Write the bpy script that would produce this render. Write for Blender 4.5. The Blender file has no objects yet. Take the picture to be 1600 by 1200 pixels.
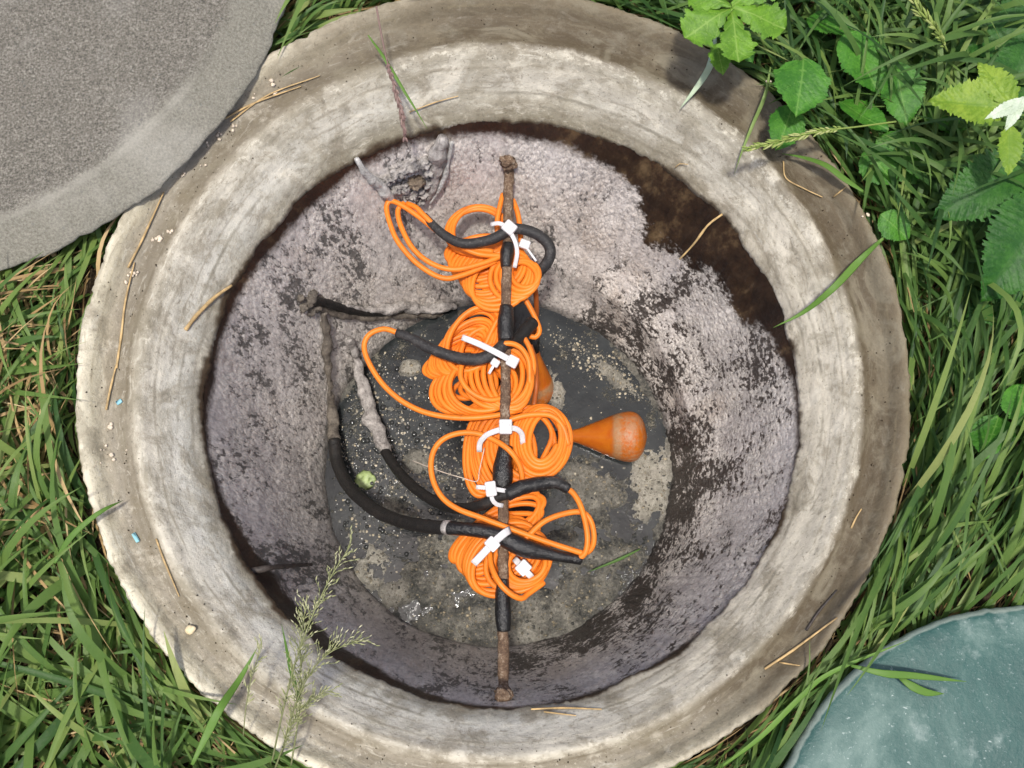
import bpy, math, random
import numpy as np
from mathutils import Vector, Matrix

SC = bpy.context.scene
COL = SC.collection
rng = np.random.default_rng(7)
random.seed(7)
R = math.radians

# ------------------------------------------------------------------ camera
FPX = 1550.0
TILT = R(11.5)
CAM = np.array([0.02103, -0.19339, 1.0])
cd = bpy.data.cameras.new('camera')
cam = bpy.data.objects.new('camera', cd)
COL.objects.link(cam)
cd.sensor_width = 36.0
cd.lens = 36.0 * FPX / 1600.0
cd.clip_start = 0.02
cd.clip_end = 500.0
cam.location = CAM
cam.rotation_euler = (TILT, 0, 0)
SC.camera = cam

# ------------------------------------------------------------------ sky, sun, exposure
SUN_DIR = Vector((-0.03, -0.125, 1.0)).normalized()      # towards the light
wd = bpy.data.worlds.new('World')
SC.world = wd
wd.use_nodes = True
wn = wd.node_tree
bg = wn.nodes['Background']
sky = wn.nodes.new('ShaderNodeTexSky')
sky.sky_type = 'NISHITA'
sky.sun_disc = False
sky.sun_elevation = math.asin(SUN_DIR.z)
sky.sun_rotation = math.atan2(SUN_DIR.x, SUN_DIR.y)
sky.air_density = 0.4
sky.dust_density = 2.5
sky.ozone_density = 0.5
wn.links.new(sky.outputs[0], bg.inputs[0])
bg.inputs[1].default_value = 0.15
sd = bpy.data.lights.new('sun', 'SUN')
sun = bpy.data.objects.new('sun', sd)
COL.objects.link(sun)
sd.energy = 2.0
sd.angle = R(4)
sd.color = (1.0, 0.965, 0.9)
sun.location = (0, 0, 6)
sun.rotation_euler = SUN_DIR.to_track_quat('Z', 'Y').to_euler()
SC.view_settings.view_transform = 'Standard'
SC.view_settings.look = 'None'
SC.view_settings.gamma = 1.0
SC.view_settings.use_curve_mapping = False
SC.view_settings.exposure = 0.92
SC.cycles.max_bounces = 8

# ------------------------------------------------------------------ geometry of the place
def ray(px, py):
    x = (px - 800) / FPX; y = -(py - 600) / FPX
    c, s = math.cos(TILT), math.sin(TILT)
    return np.array([x, y * c + s, y * s - c])

def P(px, py, z):
    """world point at height z seen at a pixel of the photograph"""
    d = ray(px, py)
    return CAM + d * ((z - CAM[2]) / d[2])

GZ = -0.045                                   # ground level beside the ring
CO, RO = np.array([0.0014, 0.0317]), 0.4324   # outer edge of the ring
CI, RI, ZI = np.array([0.0104, 0.0123]), 0.3301, -0.080   # opening
CB, RB, ZB = np.array([-0.0001, -0.0283]), 0.2461, -0.420 # water line; pit made shallower and more tapered so daylight reaches its walls
def ZD(z):
    """heights below the rod were measured for a pit 0.5 m deep; bring them to the shallower depth"""
    return z if z > -.2 else -.2 + (z + .2) * (ZB + .2) / -.3
ZROD = -0.160

def wall_c(z):
    t = (ZI - z) / (ZI - ZB)
    return CI + (CB - CI) * t, RI + (RB - RI) * t

def PW(px, py, off=0.0):
    """point on the pit wall seen at a pixel"""
    lo, hi = ZB - .06, -0.08
    for _ in range(40):
        z = (lo + hi) / 2
        p = P(px, py, z)
        c, r = wall_c(z)
        if np.hypot(*(p[:2] - c)) > r - off: lo = z
        else: hi = z
    return P(px, py, (lo + hi) / 2)

PROF = np.array([(0, -.080), (.03, -.0735), (.07, -.067), (.11, -.0600), (.15, -.0545), (.17, -.0525), (.20, -.0490), (.25, -.0425), (.3, -.0345), (.34, -.0295), (.37, -.0265), (.41, -.0205), (.45, -.0170), (.49, -.0165),
                 (.54, -.0185), (.6, -.0215), (.7, -.0215), (.8, -.0165), (.86, -.008), (.91, -.003), (.96, -.0015), (.985, -.003), (1.0, -.008)])

def rim_s(xy):
    s = 0.5
    for _ in range(8):
        c = CI + (CO - CI) * s
        s = (np.hypot(*(xy - c)) - RI) / (RO - RI)
    return s

def rim_z(xy):
    return float(np.interp(rim_s(np.asarray(xy)), PROF[:, 0], PROF[:, 1]))

def PR(px, py, up=0.002):
    """point lying on the ring seen at a pixel"""
    z = -0.02
    for _ in range(6):
        p = P(px, py, z); z = rim_z(p[:2])
    return P(px, py, z + up)

# ------------------------------------------------------------------ numpy noise
def _hash(i, j, k, seed):
    h = (i * 374761393 + j * 668265263 + k * 2147483647 + seed * 1274126177) & 0xffffffff
    h = ((h ^ (h >> 13)) * 1274126177) & 0xffffffff
    h = h ^ (h >> 16)
    return (h & 0xffffff) / 0xffffff

def vnoise(p, seed=0):
    p = np.asarray(p, float)
    f = np.floor(p); i = f.astype(np.int64); t = p - f
    t = t * t * (3 - 2 * t)
    out = 0
    for a in (0, 1):
        for b in (0, 1):
            for c in (0, 1):
                w = (t[:, 0] if a else 1 - t[:, 0]) * (t[:, 1] if b else 1 - t[:, 1]) * (t[:, 2] if c else 1 - t[:, 2])
                out = out + w * _hash(i[:, 0] + a, i[:, 1] + b, i[:, 2] + c, seed)
    return out * 2 - 1

def fbm(p, octv=4, seed=0, gain=.5):
    p = np.asarray(p, float); out = 0; a = 1.0
    for o in range(octv):
        out = out + a * vnoise(p * 2 ** o + 17.3 * o, seed + o); a *= gain
    return out

# ------------------------------------------------------------------ object helpers
def tag(o, label=None, cat=None, group=None, kind=None):
    if label: o['label'] = label
    if cat: o['category'] = cat
    if group: o['group'] = group
    if kind: o['kind'] = kind
    return o

def empty(name, loc):
    o = bpy.data.objects.new(name, None)
    o.location = [float(v) for v in loc]
    o.empty_display_size = 0.02
    COL.objects.link(o)
    return o

def mesh_obj(name, verts, faces, mat, parent=None, smooth=True, attrs=None, mats=None, mat_idx=None):
    me = bpy.data.meshes.new(name)
    verts = np.asarray(verts, float)
    o = bpy.data.objects.new(name, me)
    if parent is not None:
        o.parent = parent
        verts = verts - np.array(parent.location)
    me.from_pydata(verts.tolist(), [], faces if isinstance(faces, list) else faces.tolist())
    if mats:
        for m in mats: me.materials.append(m)
        me.polygons.foreach_set('material_index', np.asarray(mat_idx, np.int32))
    else:
        me.materials.append(mat)
    if smooth:
        me.polygons.foreach_set('use_smooth', np.ones(len(me.polygons), bool))
    for k, v in (attrs or {}).items():
        a = me.attributes.new(k, 'FLOAT', 'POINT')
        a.data.foreach_set('value', np.asarray(v, np.float32))
    me.update()
    COL.objects.link(o)
    return o

class MB:
    """collects verts and faces for ONE mesh"""
    def __init__(s): s.v = []; s.f = []; s.n = 0; s.a = []
    def add(s, v, f, a=0.0):
        v = np.asarray(v, float)
        s.v.append(v); s.f += [tuple(int(i) + s.n for i in q) for q in f]; s.n += len(v)
        s.a.append(np.full(len(v), a) if np.isscalar(a) else np.asarray(a))
        return s
    def build(s, name, mat, parent=None, smooth=True):
        return mesh_obj(name, np.concatenate(s.v), s.f, mat, parent, smooth, {'tint': np.concatenate(s.a)})

def catmull(pts, step=0.004):
    p = np.asarray(pts, float)
    if len(p) == 2:
        n = max(2, int(np.linalg.norm(p[1] - p[0]) / step)); t = np.linspace(0, 1, n)[:, None]
        return p[0] + (p[1] - p[0]) * t
    q = np.vstack([2 * p[0] - p[1], p, 2 * p[-1] - p[-2]])
    out = []
    for i in range(len(p) - 1):
        a, b, c, d = q[i:i + 4]
        n = max(2, int(np.linalg.norm(c - b) / step))
        t = np.linspace(0, 1, n, endpoint=False)[:, None]
        out.append(.5 * (2 * b + (c - a) * t + (2 * a - 5 * b + 4 * c - d) * t * t + (3 * b - a - 3 * c + d) * t ** 3))
    out.append(p[-1:])
    return np.vstack(out)

def frames(p):
    T = np.gradient(p, axis=0); T /= np.linalg.norm(T, axis=1)[:, None] + 1e-12
    N = np.zeros_like(p)
    ref = np.array([0, 0, 1.0]) if abs(T[0, 2]) < .9 else np.array([1.0, 0, 0])
    n = np.cross(T[0], ref); n /= np.linalg.norm(n); N[0] = n
    for i in range(1, len(p)):
        n = N[i - 1] - T[i] * np.dot(N[i - 1], T[i]); N[i] = n / (np.linalg.norm(n) + 1e-12)
    return T, N, np.cross(T, N)

def tube(p, r, k=8, noise=0.0, seed=0, nscale=60):
    """verts, faces of a capped tube along p; r scalar or per point"""
    p = np.asarray(p, float); n = len(p)
    r = np.full(n, r) if np.isscalar(r) else np.interp(np.linspace(0, 1, n), np.linspace(0, 1, len(r)), r)
    T, N, B = frames(p)
    a = np.arange(k) / k * 2 * np.pi
    dirs = N[:, None, :] * np.cos(a)[None, :, None] + B[:, None, :] * np.sin(a)[None, :, None]
    v = p[:, None, :] + dirs * r[:, None, None]
    if noise:
        q = v.reshape(-1, 3)
        m = fbm(q * nscale, 3, seed).reshape(n, k)
        v = p[:, None, :] + dirs * (r[:, None] * (1 + noise * m))[..., None]
    v = v.reshape(-1, 3)
    f = []
    for i in range(n - 1):
        for j in range(k):
            j2 = (j + 1) % k
            f.append((i * k + j, i * k + j2, (i + 1) * k + j2, (i + 1) * k + j))
    v = np.vstack([v, p[0] - T[0] * r[0] * .4, p[-1] + T[-1] * r[-1] * .4])
    for j in range(k):
        j2 = (j + 1) % k
        f.append((j2, j, n * k)); f.append(((n - 1) * k + j, (n - 1) * k + j2, n * k + 1))
    return v, f

def ribbon(p, w, t, up=(0, -.2, 1)):
    """flat strap, width w, thickness t, its face turned towards up"""
    p = np.asarray(p, float); n = len(p)
    w = np.full(n, w) if np.isscalar(w) else np.interp(np.linspace(0, 1, n), np.linspace(0, 1, len(w)), w)
    T = np.gradient(p, axis=0); T /= np.linalg.norm(T, axis=1)[:, None] + 1e-12
    up = np.broadcast_to(np.asarray(up, float), p.shape)
    S = np.cross(T, up); S /= np.linalg.norm(S, axis=1)[:, None] + 1e-12
    U = np.cross(S, T)
    h = t / 2; e = w[:, None] / 2
    c = .78
    ring = [p + S * e * c + U * h, p + S * e + U * h * .2, p + S * e * c - U * h, p - S * e * c - U * h, p - S * e + U * h * .2, p - S * e * c + U * h]
    v = np.stack(ring, 1).reshape(-1, 3); k = 6
    f = [(i * k + j, i * k + (j + 1) % k, (i + 1) * k + (j + 1) % k, (i + 1) * k + j) for i in range(n - 1) for j in range(k)]
    f.append(tuple(range(k))[::-1]); f.append(tuple((n - 1) * k + j for j in range(k)))
    return v, f

def box(c, ax, ay, az, hx, hy, hz, bev=.22):
    """bevelled box with given axes"""
    import itertools
    c = np.asarray(c, float); vs = []; idx = {}
    m = min(hx, hy, hz) * bev
    for sx, sy, sz in itertools.product((-1, 1), repeat=3):
        for k in range(3):
            d = [hx, hy, hz]
            for q in range(3):
                if q != k: d[q] -= m
            idx[(sx, sy, sz, k)] = len(vs)
            vs.append(c + np.array(ax) * sx * d[0] + np.array(ay) * sy * d[1] + np.array(az) * sz * d[2])
    f = []
    for k in range(3):
        o = [q for q in range(3) if q != k]
        for s in (-1, 1):
            quad = []
            for (a, b) in ((-1, -1), (1, -1), (1, 1), (-1, 1)):
                sg = [0, 0, 0]; sg[k] = s; sg[o[0]] = a; sg[o[1]] = b
                quad.append(idx[(*sg, k)])
            f.append(tuple(quad))
    for k in range(3):
        o = [q for q in range(3) if q != k]
        for a in (-1, 1):
            for b in (-1, 1):
                q = []
                for s, kk in ((-1, o[0]), (1, o[0]), (1, o[1]), (-1, o[1])):
                    sg = [0, 0, 0]; sg[k] = s; sg[o[0]] = a; sg[o[1]] = b
                    q.append(idx[(*sg, kk)])
                f.append(tuple(q))
    for sg in itertools.product((-1, 1), repeat=3):
        f.append(tuple(idx[(*sg, k)] for k in range(3)))
    return np.array(vs), f

def blob(c, r, seed, sub=2, flat=1.0, rough=.35, scale=1.6):
    """small lumpy stone-like shape"""
    n1, n2 = 6 * sub, 4 * sub
    v = []
    for i in range(n2 + 1):
        th = math.pi * i / n2
        for j in range(n1):
            ph = 2 * math.pi * j / n1
            v.append((math.sin(th) * math.cos(ph), math.sin(th) * math.sin(ph), math.cos(th)))
    v = np.array(v)
    m = 1 + rough * fbm(v * scale + seed * 3.7, 3, seed)
    v = v * m[:, None] * (np.asarray(r) * np.array([1, 1, flat])) + np.asarray(c)
    f = [(i * n1 + j, (i + 1) * n1 + j, (i + 1) * n1 + (j + 1) % n1, i * n1 + (j + 1) % n1) for i in range(n2) for j in range(n1)]
    return v, f

# ------------------------------------------------------------------ material helpers
class NT:
    def __init__(s, name):
        s.m = bpy.data.materials.new(name); s.m.use_nodes = True
        s.t = s.m.node_tree; s.t.nodes.clear()
        s.out = s.t.nodes.new('ShaderNodeOutputMaterial')
    def node(s, typ, **kw):
        n = s.t.nodes.new(typ)
        for k, v in kw.items(): setattr(n, k, v)
        return n
    def link(s, a, b):
        if isinstance(a, bpy.types.NodeSocket): s.t.links.new(a, b)
        else: b.default_value = a
    world = False
    def coord(s): return s.node('ShaderNodeNewGeometry').outputs['Position'] if s.world else s.node('ShaderNodeTexCoord').outputs['Object']
    def attr(s, name): return s.node('ShaderNodeAttribute', attribute_name=name).outputs['Fac']
    def math(s, op, a, b=0.0, c=0.0, clamp=False):
        n = s.node('ShaderNodeMath', operation=op, use_clamp=clamp)
        s.link(a, n.inputs[0]); s.link(b, n.inputs[1]); s.link(c, n.inputs[2]); return n.outputs[0]
    def vmul(s, v, k):
        n = s.node('ShaderNodeVectorMath', operation='MULTIPLY'); s.link(v, n.inputs[0]); s.link(k, n.inputs[1]); return n.outputs[0]
    def noise(s, v, scale, detail=4, rough=.55, dist=0.0):
        n = s.node('ShaderNodeTexNoise'); s.link(v, n.inputs['Vector']); n.inputs['Scale'].default_value = scale
        n.inputs['Detail'].default_value = detail; n.inputs['Roughness'].default_value = rough; n.inputs['Distortion'].default_value = dist
        return n.outputs['Fac']
    def voro(s, v, scale, feature='F1', out='Distance'):
        n = s.node('ShaderNodeTexVoronoi', feature=feature); s.link(v, n.inputs['Vector']); n.inputs['Scale'].default_value = scale
        return n.outputs[out]
    def ramp(s, f, stops, interp='LINEAR'):
        n = s.node('ShaderNodeValToRGB'); e = n.color_ramp.elements; n.color_ramp.interpolation = interp
        while len(e) > 1: e.remove(e[-1])
        for i, (p, c) in enumerate(stops):
            if not hasattr(c, '__len__'): c = (c, c, c)
            el = e[0] if i == 0 else e.new(p)
            el.position = p; el.color = (*c, 1)
        s.link(f, n.inputs[0]); return n.outputs[0]
    def step(s, f, a, b):
        n = s.node('ShaderNodeMapRange', interpolation_type='SMOOTHSTEP'); s.link(f, n.inputs[0])
        n.inputs[1].default_value = a; n.inputs[2].default_value = b; return n.outputs[0]
    def mix(s, f, a, b, mode='MIX'):
        n = s.node('ShaderNodeMix', data_type='RGBA', blend_type=mode)
        s.link(f, n.inputs['Factor'])
        for x, k in ((a, 'A'), (b, 'B')):
            so = [i for i in n.inputs if i.name == k and i.type == 'RGBA'][0]
            s.link(x if isinstance(x, bpy.types.NodeSocket) else (*x, 1), so)
        return [o for o in n.outputs if o.type == 'RGBA'][0]
    def bump(s, h, dist, strength=1.0, normal=None):
        n = s.node('ShaderNodeBump'); s.link(h, n.inputs['Height']); n.inputs['Distance'].default_value = dist
        n.inputs['Strength'].default_value = strength
        if normal is not None: s.link(normal, n.inputs['Normal'])
        return n.outputs[0]
    def bsdf(s, col, rough=.6, normal=None, spec=.5, **kw):
        b = s.node('ShaderNodeBsdfPrincipled')
        s.link(col if isinstance(col, bpy.types.NodeSocket) else (*col, 1), b.inputs['Base Color'])
        s.link(rough, b.inputs['Roughness']); s.link(spec, b.inputs['Specular IOR Level'])
        if normal is not None: s.link(normal, b.inputs['Normal'])
        for k, v in kw.items(): s.link(v, b.inputs[k])
        s.t.links.new(b.outputs[0], s.out.inputs[0]); return b
    def polar(s, centre, kdir, kr):
        """(dir*kdir, r*kr): stretched round the centre"""
        n = s.node('ShaderNodeVectorMath', operation='SUBTRACT'); s.link(s.coord(), n.inputs[0]); n.inputs[1].default_value = centre
        sep = s.node('ShaderNodeSeparateXYZ'); s.link(n.outputs[0], sep.inputs[0])
        x, y, z = sep.outputs
        r = s.math('SQRT', s.math('ADD', s.math('MULTIPLY', x, x), s.math('MULTIPLY', y, y)))
        nx = s.math('DIVIDE', x, r); ny = s.math('DIVIDE', y, r)
        c = s.node('ShaderNodeCombineXYZ')
        s.link(s.math('MULTIPLY', nx, kdir), c.inputs[0]); s.link(s.math('MULTIPLY', ny, kdir), c.inputs[1]); s.link(s.math('MULTIPLY', r, kr), c.inputs[2])
        return c.outputs[0], nx, ny, r, z

# ------------------------------------------------------------------ materials
def mat_ring():
    t = NT('weathered_grp_ring'); t.world = True
    v, nx, ny, r, z = t.polar((CO[0], CO[1], 0), 5.0, 26)
    s = t.attr('s')
    co = t.coord()
    wob = t.noise(v, 1.0, 5, .6)
    big = t.noise(co, 6, 4, .6)
    c0 = lambda q: t.math('SUBTRACT', q, .5)
    s2 = t.math('ADD', s, t.math('ADD', t.math('MULTIPLY', c0(wob), .20), t.math('MULTIPLY', c0(big), .14)))
    # how bare / clean each side of the ring is: left and bottom clean, top and right dirty
    side = t.math('ADD', t.math('MULTIPLY', nx, .62), t.math('MULTIPLY', ny, .55))
    dirty = t.step(t.math('ADD', t.attr('soil'), t.math('MULTIPLY', c0(t.noise(co, 9, 5, .65)), .55)), .1, .9)
    clean = t.ramp(s2, [(0, (.30, .285, .235)), (.08, (.40, .40, .365)), (.17, (.53, .53, .50)), (.30, (.55, .535, .48)), (.40, (.50, .475, .415)), (.49, (.42, .395, .335)),
                        (.55, (.30, .275, .225)), (.63, (.20, .178, .138)), (.72, (.30, .275, .225)), (.79, (.37, .335, .265)), (.86, (.52, .48, .37)), (.92, (.66, .62, .50)), (1, (.74, .70, .60))])
    soiled = t.ramp(s2, [(0, (.34, .31, .25)), (.08, (.45, .425, .365)), (.20, (.44, .425, .38)), (.33, (.38, .36, .31)), (.41, (.38, .36, .305)), (.47, (.25, .23, .19)),
                         (.53, (.095, .074, .046)), (.66, (.073, .056, .034)), (.80, (.102, .081, .052)), (.92, (.138, .112, .074)), (1, (.20, .17, .115))])
    col = t.mix(dirty, clean, soiled)
    # the right inner slope is scoured pale
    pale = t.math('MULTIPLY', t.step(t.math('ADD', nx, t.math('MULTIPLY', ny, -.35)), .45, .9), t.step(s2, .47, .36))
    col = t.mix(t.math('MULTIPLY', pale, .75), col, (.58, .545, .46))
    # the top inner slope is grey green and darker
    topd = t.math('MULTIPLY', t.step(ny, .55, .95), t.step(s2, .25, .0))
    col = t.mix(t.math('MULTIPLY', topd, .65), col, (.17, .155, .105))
    fl = t.math('MULTIPLY', dirty, t.step(s2, .49, .55)); nf = t.math('SUBTRACT', 1.0, t.math('MULTIPLY', fl, .85))
    stl = t.noise(v, 2.0, 8, .7)
    col = t.mix(t.math('MULTIPLY', t.step(stl, .50, .70), .55), col, (.20, .185, .145))
    col = t.mix(t.math('MULTIPLY', t.math('MULTIPLY', t.step(stl, .47, .28), .5), nf), col, (.64, .62, .54))
    pat = t.noise(co, 20, 6, .68, .4)
    col = t.mix(t.math('MULTIPLY', t.step(pat, .50, .64), .55), col, (.17, .145, .10))
    col = t.mix(t.math('MULTIPLY', t.math('MULTIPLY', t.step(t.noise(co, 33, 6, .7), .56, .7), .4), nf), col, (.66, .63, .55))
    v2 = t.polar((CO[0], CO[1], 0), 3.0, 40)[0]
    fs = t.noise(v2, 4.5, 7, .7, .8)
    col = t.mix(t.math('MULTIPLY', t.step(fs, .53, .66), .5), col, (.16, .14, .10))
    col = t.mix(t.math('MULTIPLY', t.math('MULTIPLY', t.step(fs, .44, .34), .4), nf), col, (.66, .64, .57))
    s4 = t.math('ADD', s, t.math('ADD', t.math('MULTIPLY', c0(wob), .07), t.math('MULTIPLY', c0(t.noise(co, 9, 3)), .05)))
    for at_, wd_, am_, dk in ((.17, .022, .75, (.15, .14, .11)), (.335, .018, .6, (.19, .17, .13)), (.245, .012, .5, (.22, .20, .16)), (.07, .020, .5, (.14, .12, .085)), (.565, .030, .55, (.11, .09, .06)), (.86, .014, .45, (.20, .17, .11))):
        ln_ = t.math('MULTIPLY', t.step(s4, at_ - wd_, at_), t.step(s4, at_ + wd_, at_))
        col = t.mix(t.math('MULTIPLY', ln_, t.math('MULTIPLY', t.step(t.noise(co, 7 + at_ * 10, 4, .6), .42, .60), am_)), col, dk)
    bl = t.noise(v, .9, 6, .65, 1.2)
    col = t.mix(t.math('MULTIPLY', t.step(bl, .50, .64), .55), col, (.22, .20, .15))
    col = t.mix(t.math('MULTIPLY', t.math('MULTIPLY', t.step(bl, .46, .34), t.step(s2, .56, .48)), .5), col, (.68, .65, .57))
    # crusty lime line along the crest
    crest = t.math('MULTIPLY', t.step(s2, .38, .42), t.step(s2, .48, .44))
    col = t.mix(t.math('MULTIPLY', t.math('MULTIPLY', crest, .5), t.step(t.noise(co, 55, 6, .75), .54, .62)), col, (.74, .71, .62))
    sp = t.noise(co, 230, 4, .75)
    col = t.mix(t.math('MULTIPLY', t.step(sp, .56, .68), .5), col, (.10, .085, .06))
    col = t.mix(t.math('MULTIPLY', t.step(sp, .42, .30), t.math('MULTIPLY', nf, .3)), col, (.75, .72, .65))
    col = t.mix(t.step(s2, .02, -.02), col, (.06, .042, .025))
    col = t.mix(1.0, col, (.95, .925, .86), 'MULTIPLY')
    h = t.math('ADD', t.math('MULTIPLY', stl, 1.0), t.math('ADD', t.math('MULTIPLY', t.noise(co, 140, 6, .75), .7), t.math('MULTIPLY', pat, .8)))
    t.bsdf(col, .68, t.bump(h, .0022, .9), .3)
    return t.m

def mat_wall():
    t = NT('scummed_pit_wall'); t.world = True
    co = t.coord()
    v, nx, ny, r, z = t.polar((CI[0], CI[1], 0), 9.0, 0)
    # streak space: fine round the wall, long down it
    cz = t.node('ShaderNodeCombineXYZ')
    t.link(t.math('MULTIPLY', nx, 9), cz.inputs[0]); t.link(t.math('MULTIPLY', ny, 9), cz.inputs[1]); t.link(t.math('MULTIPLY', z, 62), cz.inputs[2])
    sv = cz.outputs[0]
    streak = t.noise(sv, 1.5, 8, .72, .6)
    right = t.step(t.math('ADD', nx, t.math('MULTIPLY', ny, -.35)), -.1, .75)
    cl = t.vmul(co, (1, 1, .34)); cr = t.vmul(co, (1, 1, 1.05))
    def mixf(a_, b_):
        return t.math('ADD', a_, t.math('MULTIPLY', t.math('SUBTRACT', b_, a_), right))
    grain = mixf(t.noise(cl, 115, 8, .75), t.noise(cr, 115, 7, .75))
    fine = t.noise(cl, 330, 5, .75)
    med = t.noise(cl, 20, 5, .62, .5)
    big = t.noise(cl, 7, 3, .5)
    tone = t.noise(cl, 11, 4, .6)
    right = t.step(t.math('ADD', nx, t.math('MULTIPLY', ny, -.35)), -.1, .75)
    d = t.step(z, -.18, ZB + .02)                            # 0 top, 1 at the water
    dirn = t.math('ADD', t.math('MULTIPLY', nx, .10), t.math('MULTIPLY', ny, .995))
    top = t.step(dirn, .55, .95)
    vg = mixf(t.voro(cl, 165), t.voro(cr, 165)); vs = t.voro(cl, 330)
    smear = t.step(t.noise(t.vmul(co, (1, 1, .5)), 15, 4, .6, .8), .46, .58)
    crust = t.math('SUBTRACT', 1.0, t.math("MULTIPLY", smear, .55))
    scum = t.ramp(med, [(.25, (.43, .40, .355)), (.45, (.58, .54, .485)), (.6, (.70, .655, .59)), (.75, (.80, .755, .69))])
    scum = t.mix(t.math('MULTIPLY', top, .4), scum, (.76, .695, .635))
    scum = t.mix(t.math('MULTIPLY', t.step(tone, .54, .68), .45), scum, (.40, .32, .25))
    scum = t.mix(t.math('MULTIPLY', t.step(fine, .54, .64), .7), scum, (.84, .81, .775))
    scum = t.mix(t.math('MULTIPLY', smear, .35), scum, (.42, .40, .395))
    scum = t.mix(t.math('MULTIPLY', t.step(t.voro(cl, 240), .48, .70), .35), scum, (.30, .275, .255))
    scum = t.mix(t.math('MULTIPLY', t.step(grain, .50, .36), .6), scum, (.27, .25, .24))
    # darkness amount
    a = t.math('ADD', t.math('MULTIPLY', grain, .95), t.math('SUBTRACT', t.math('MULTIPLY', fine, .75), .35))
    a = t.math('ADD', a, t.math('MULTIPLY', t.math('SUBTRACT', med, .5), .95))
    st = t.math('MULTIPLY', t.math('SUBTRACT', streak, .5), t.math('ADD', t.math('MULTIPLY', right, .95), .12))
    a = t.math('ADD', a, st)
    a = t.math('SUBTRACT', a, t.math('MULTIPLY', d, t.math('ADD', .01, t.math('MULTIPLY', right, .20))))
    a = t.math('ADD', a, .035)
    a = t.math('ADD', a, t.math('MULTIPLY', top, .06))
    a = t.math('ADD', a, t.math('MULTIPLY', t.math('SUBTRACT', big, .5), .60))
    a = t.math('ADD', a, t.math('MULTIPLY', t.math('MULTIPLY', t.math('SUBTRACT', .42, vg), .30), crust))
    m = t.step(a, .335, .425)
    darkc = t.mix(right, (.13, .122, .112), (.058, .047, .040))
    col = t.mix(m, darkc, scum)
    # bare brown band under the rim, deep at the upper right
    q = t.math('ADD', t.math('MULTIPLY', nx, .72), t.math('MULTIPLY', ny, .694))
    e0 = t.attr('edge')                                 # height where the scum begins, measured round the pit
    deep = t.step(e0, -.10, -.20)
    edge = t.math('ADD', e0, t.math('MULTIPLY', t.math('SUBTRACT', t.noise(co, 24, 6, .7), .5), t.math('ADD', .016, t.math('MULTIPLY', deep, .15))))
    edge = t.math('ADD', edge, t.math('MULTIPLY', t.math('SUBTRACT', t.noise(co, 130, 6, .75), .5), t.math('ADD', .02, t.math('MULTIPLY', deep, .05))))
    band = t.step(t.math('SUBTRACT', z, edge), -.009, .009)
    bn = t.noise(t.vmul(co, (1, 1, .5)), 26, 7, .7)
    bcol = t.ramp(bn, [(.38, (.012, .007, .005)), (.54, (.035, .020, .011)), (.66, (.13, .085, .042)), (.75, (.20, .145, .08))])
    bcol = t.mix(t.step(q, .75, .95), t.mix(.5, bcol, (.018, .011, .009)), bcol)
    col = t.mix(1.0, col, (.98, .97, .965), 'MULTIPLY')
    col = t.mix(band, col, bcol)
    col = t.mix(t.math('MULTIPLY', t.step(z, ZB + .022, ZB), .7), col, (.03, .028, .026))
    h = t.math('ADD', t.math('SUBTRACT', t.math('MULTIPLY', grain, .7), t.math('ADD', t.math('MULTIPLY', vg, .55), t.math('MULTIPLY', vs, .30))), t.math('ADD', t.math('MULTIPLY', fine, .4), t.math('MULTIPLY', streak, t.math('MULTIPLY', right, .8))))
    h = t.math('MULTIPLY', t.math('MULTIPLY', h, crust), t.math('SUBTRACT', 1.0, t.math('MULTIPLY', band, .75)))
    rough = t.math('ADD', .26, t.math('MULTIPLY', fine, .25))
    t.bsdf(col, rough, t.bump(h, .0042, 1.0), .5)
    return t.m

def mat_lid():
    t = NT('rough_concrete_lid')
    co = t.coord(); rr = t.attr('s')
    g = t.noise(co, 400, 6, .8); m = t.noise(co, 60, 6, .7); b = t.noise(co, 7, 4, .6)
    inner = t.step(t.math('ADD', rr, t.math('ADD', t.math('MULTIPLY', t.math('SUBTRACT', m, .5), .05), t.math('MULTIPLY', t.math('SUBTRACT', b, .5), .06))), .915, .875)
    c1 = t.ramp(g, [(.34, (.05, .045, .036)), (.46, (.155, .143, .116)), (.55, (.25, .232, .19)), (.68, (.45, .42, .355))])
    c2 = t.ramp(g, [(.32, (.115, .108, .086)), (.5, (.215, .204, .164)), (.68, (.32, .305, .25))])
    col = t.mix(inner, c2, c1)
    col = t.mix(t.math('MULTIPLY', t.step(m, .48, .65), t.math('MULTIPLY', inner, .35)), col, (.15, .135, .11))
    col = t.mix(t.math('MULTIPLY', t.step(b, .5, .72), .3), col, (.50, .48, .42))
    ln = t.math('MULTIPLY', t.step(rr, .892, .902), t.step(rr, .918, .908))
    col = t.mix(t.math('MULTIPLY', t.math('MULTIPLY', ln, .25), t.step(b, .42, .58)), col, (.42, .40, .34))
    col = t.mix(t.math('MULTIPLY', t.step(t.voro(co, 70), .13, .06), .35), col, (.12, .13, .13))
    h = t.math('ADD', t.math('MULTIPLY', g, t.math('ADD', .45, t.math('MULTIPLY', inner, .55))), t.math('MULTIPLY', m, .5))
    t.bsdf(col, .9, t.bump(h, .004, .9), .2)
    return t.m

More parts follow.
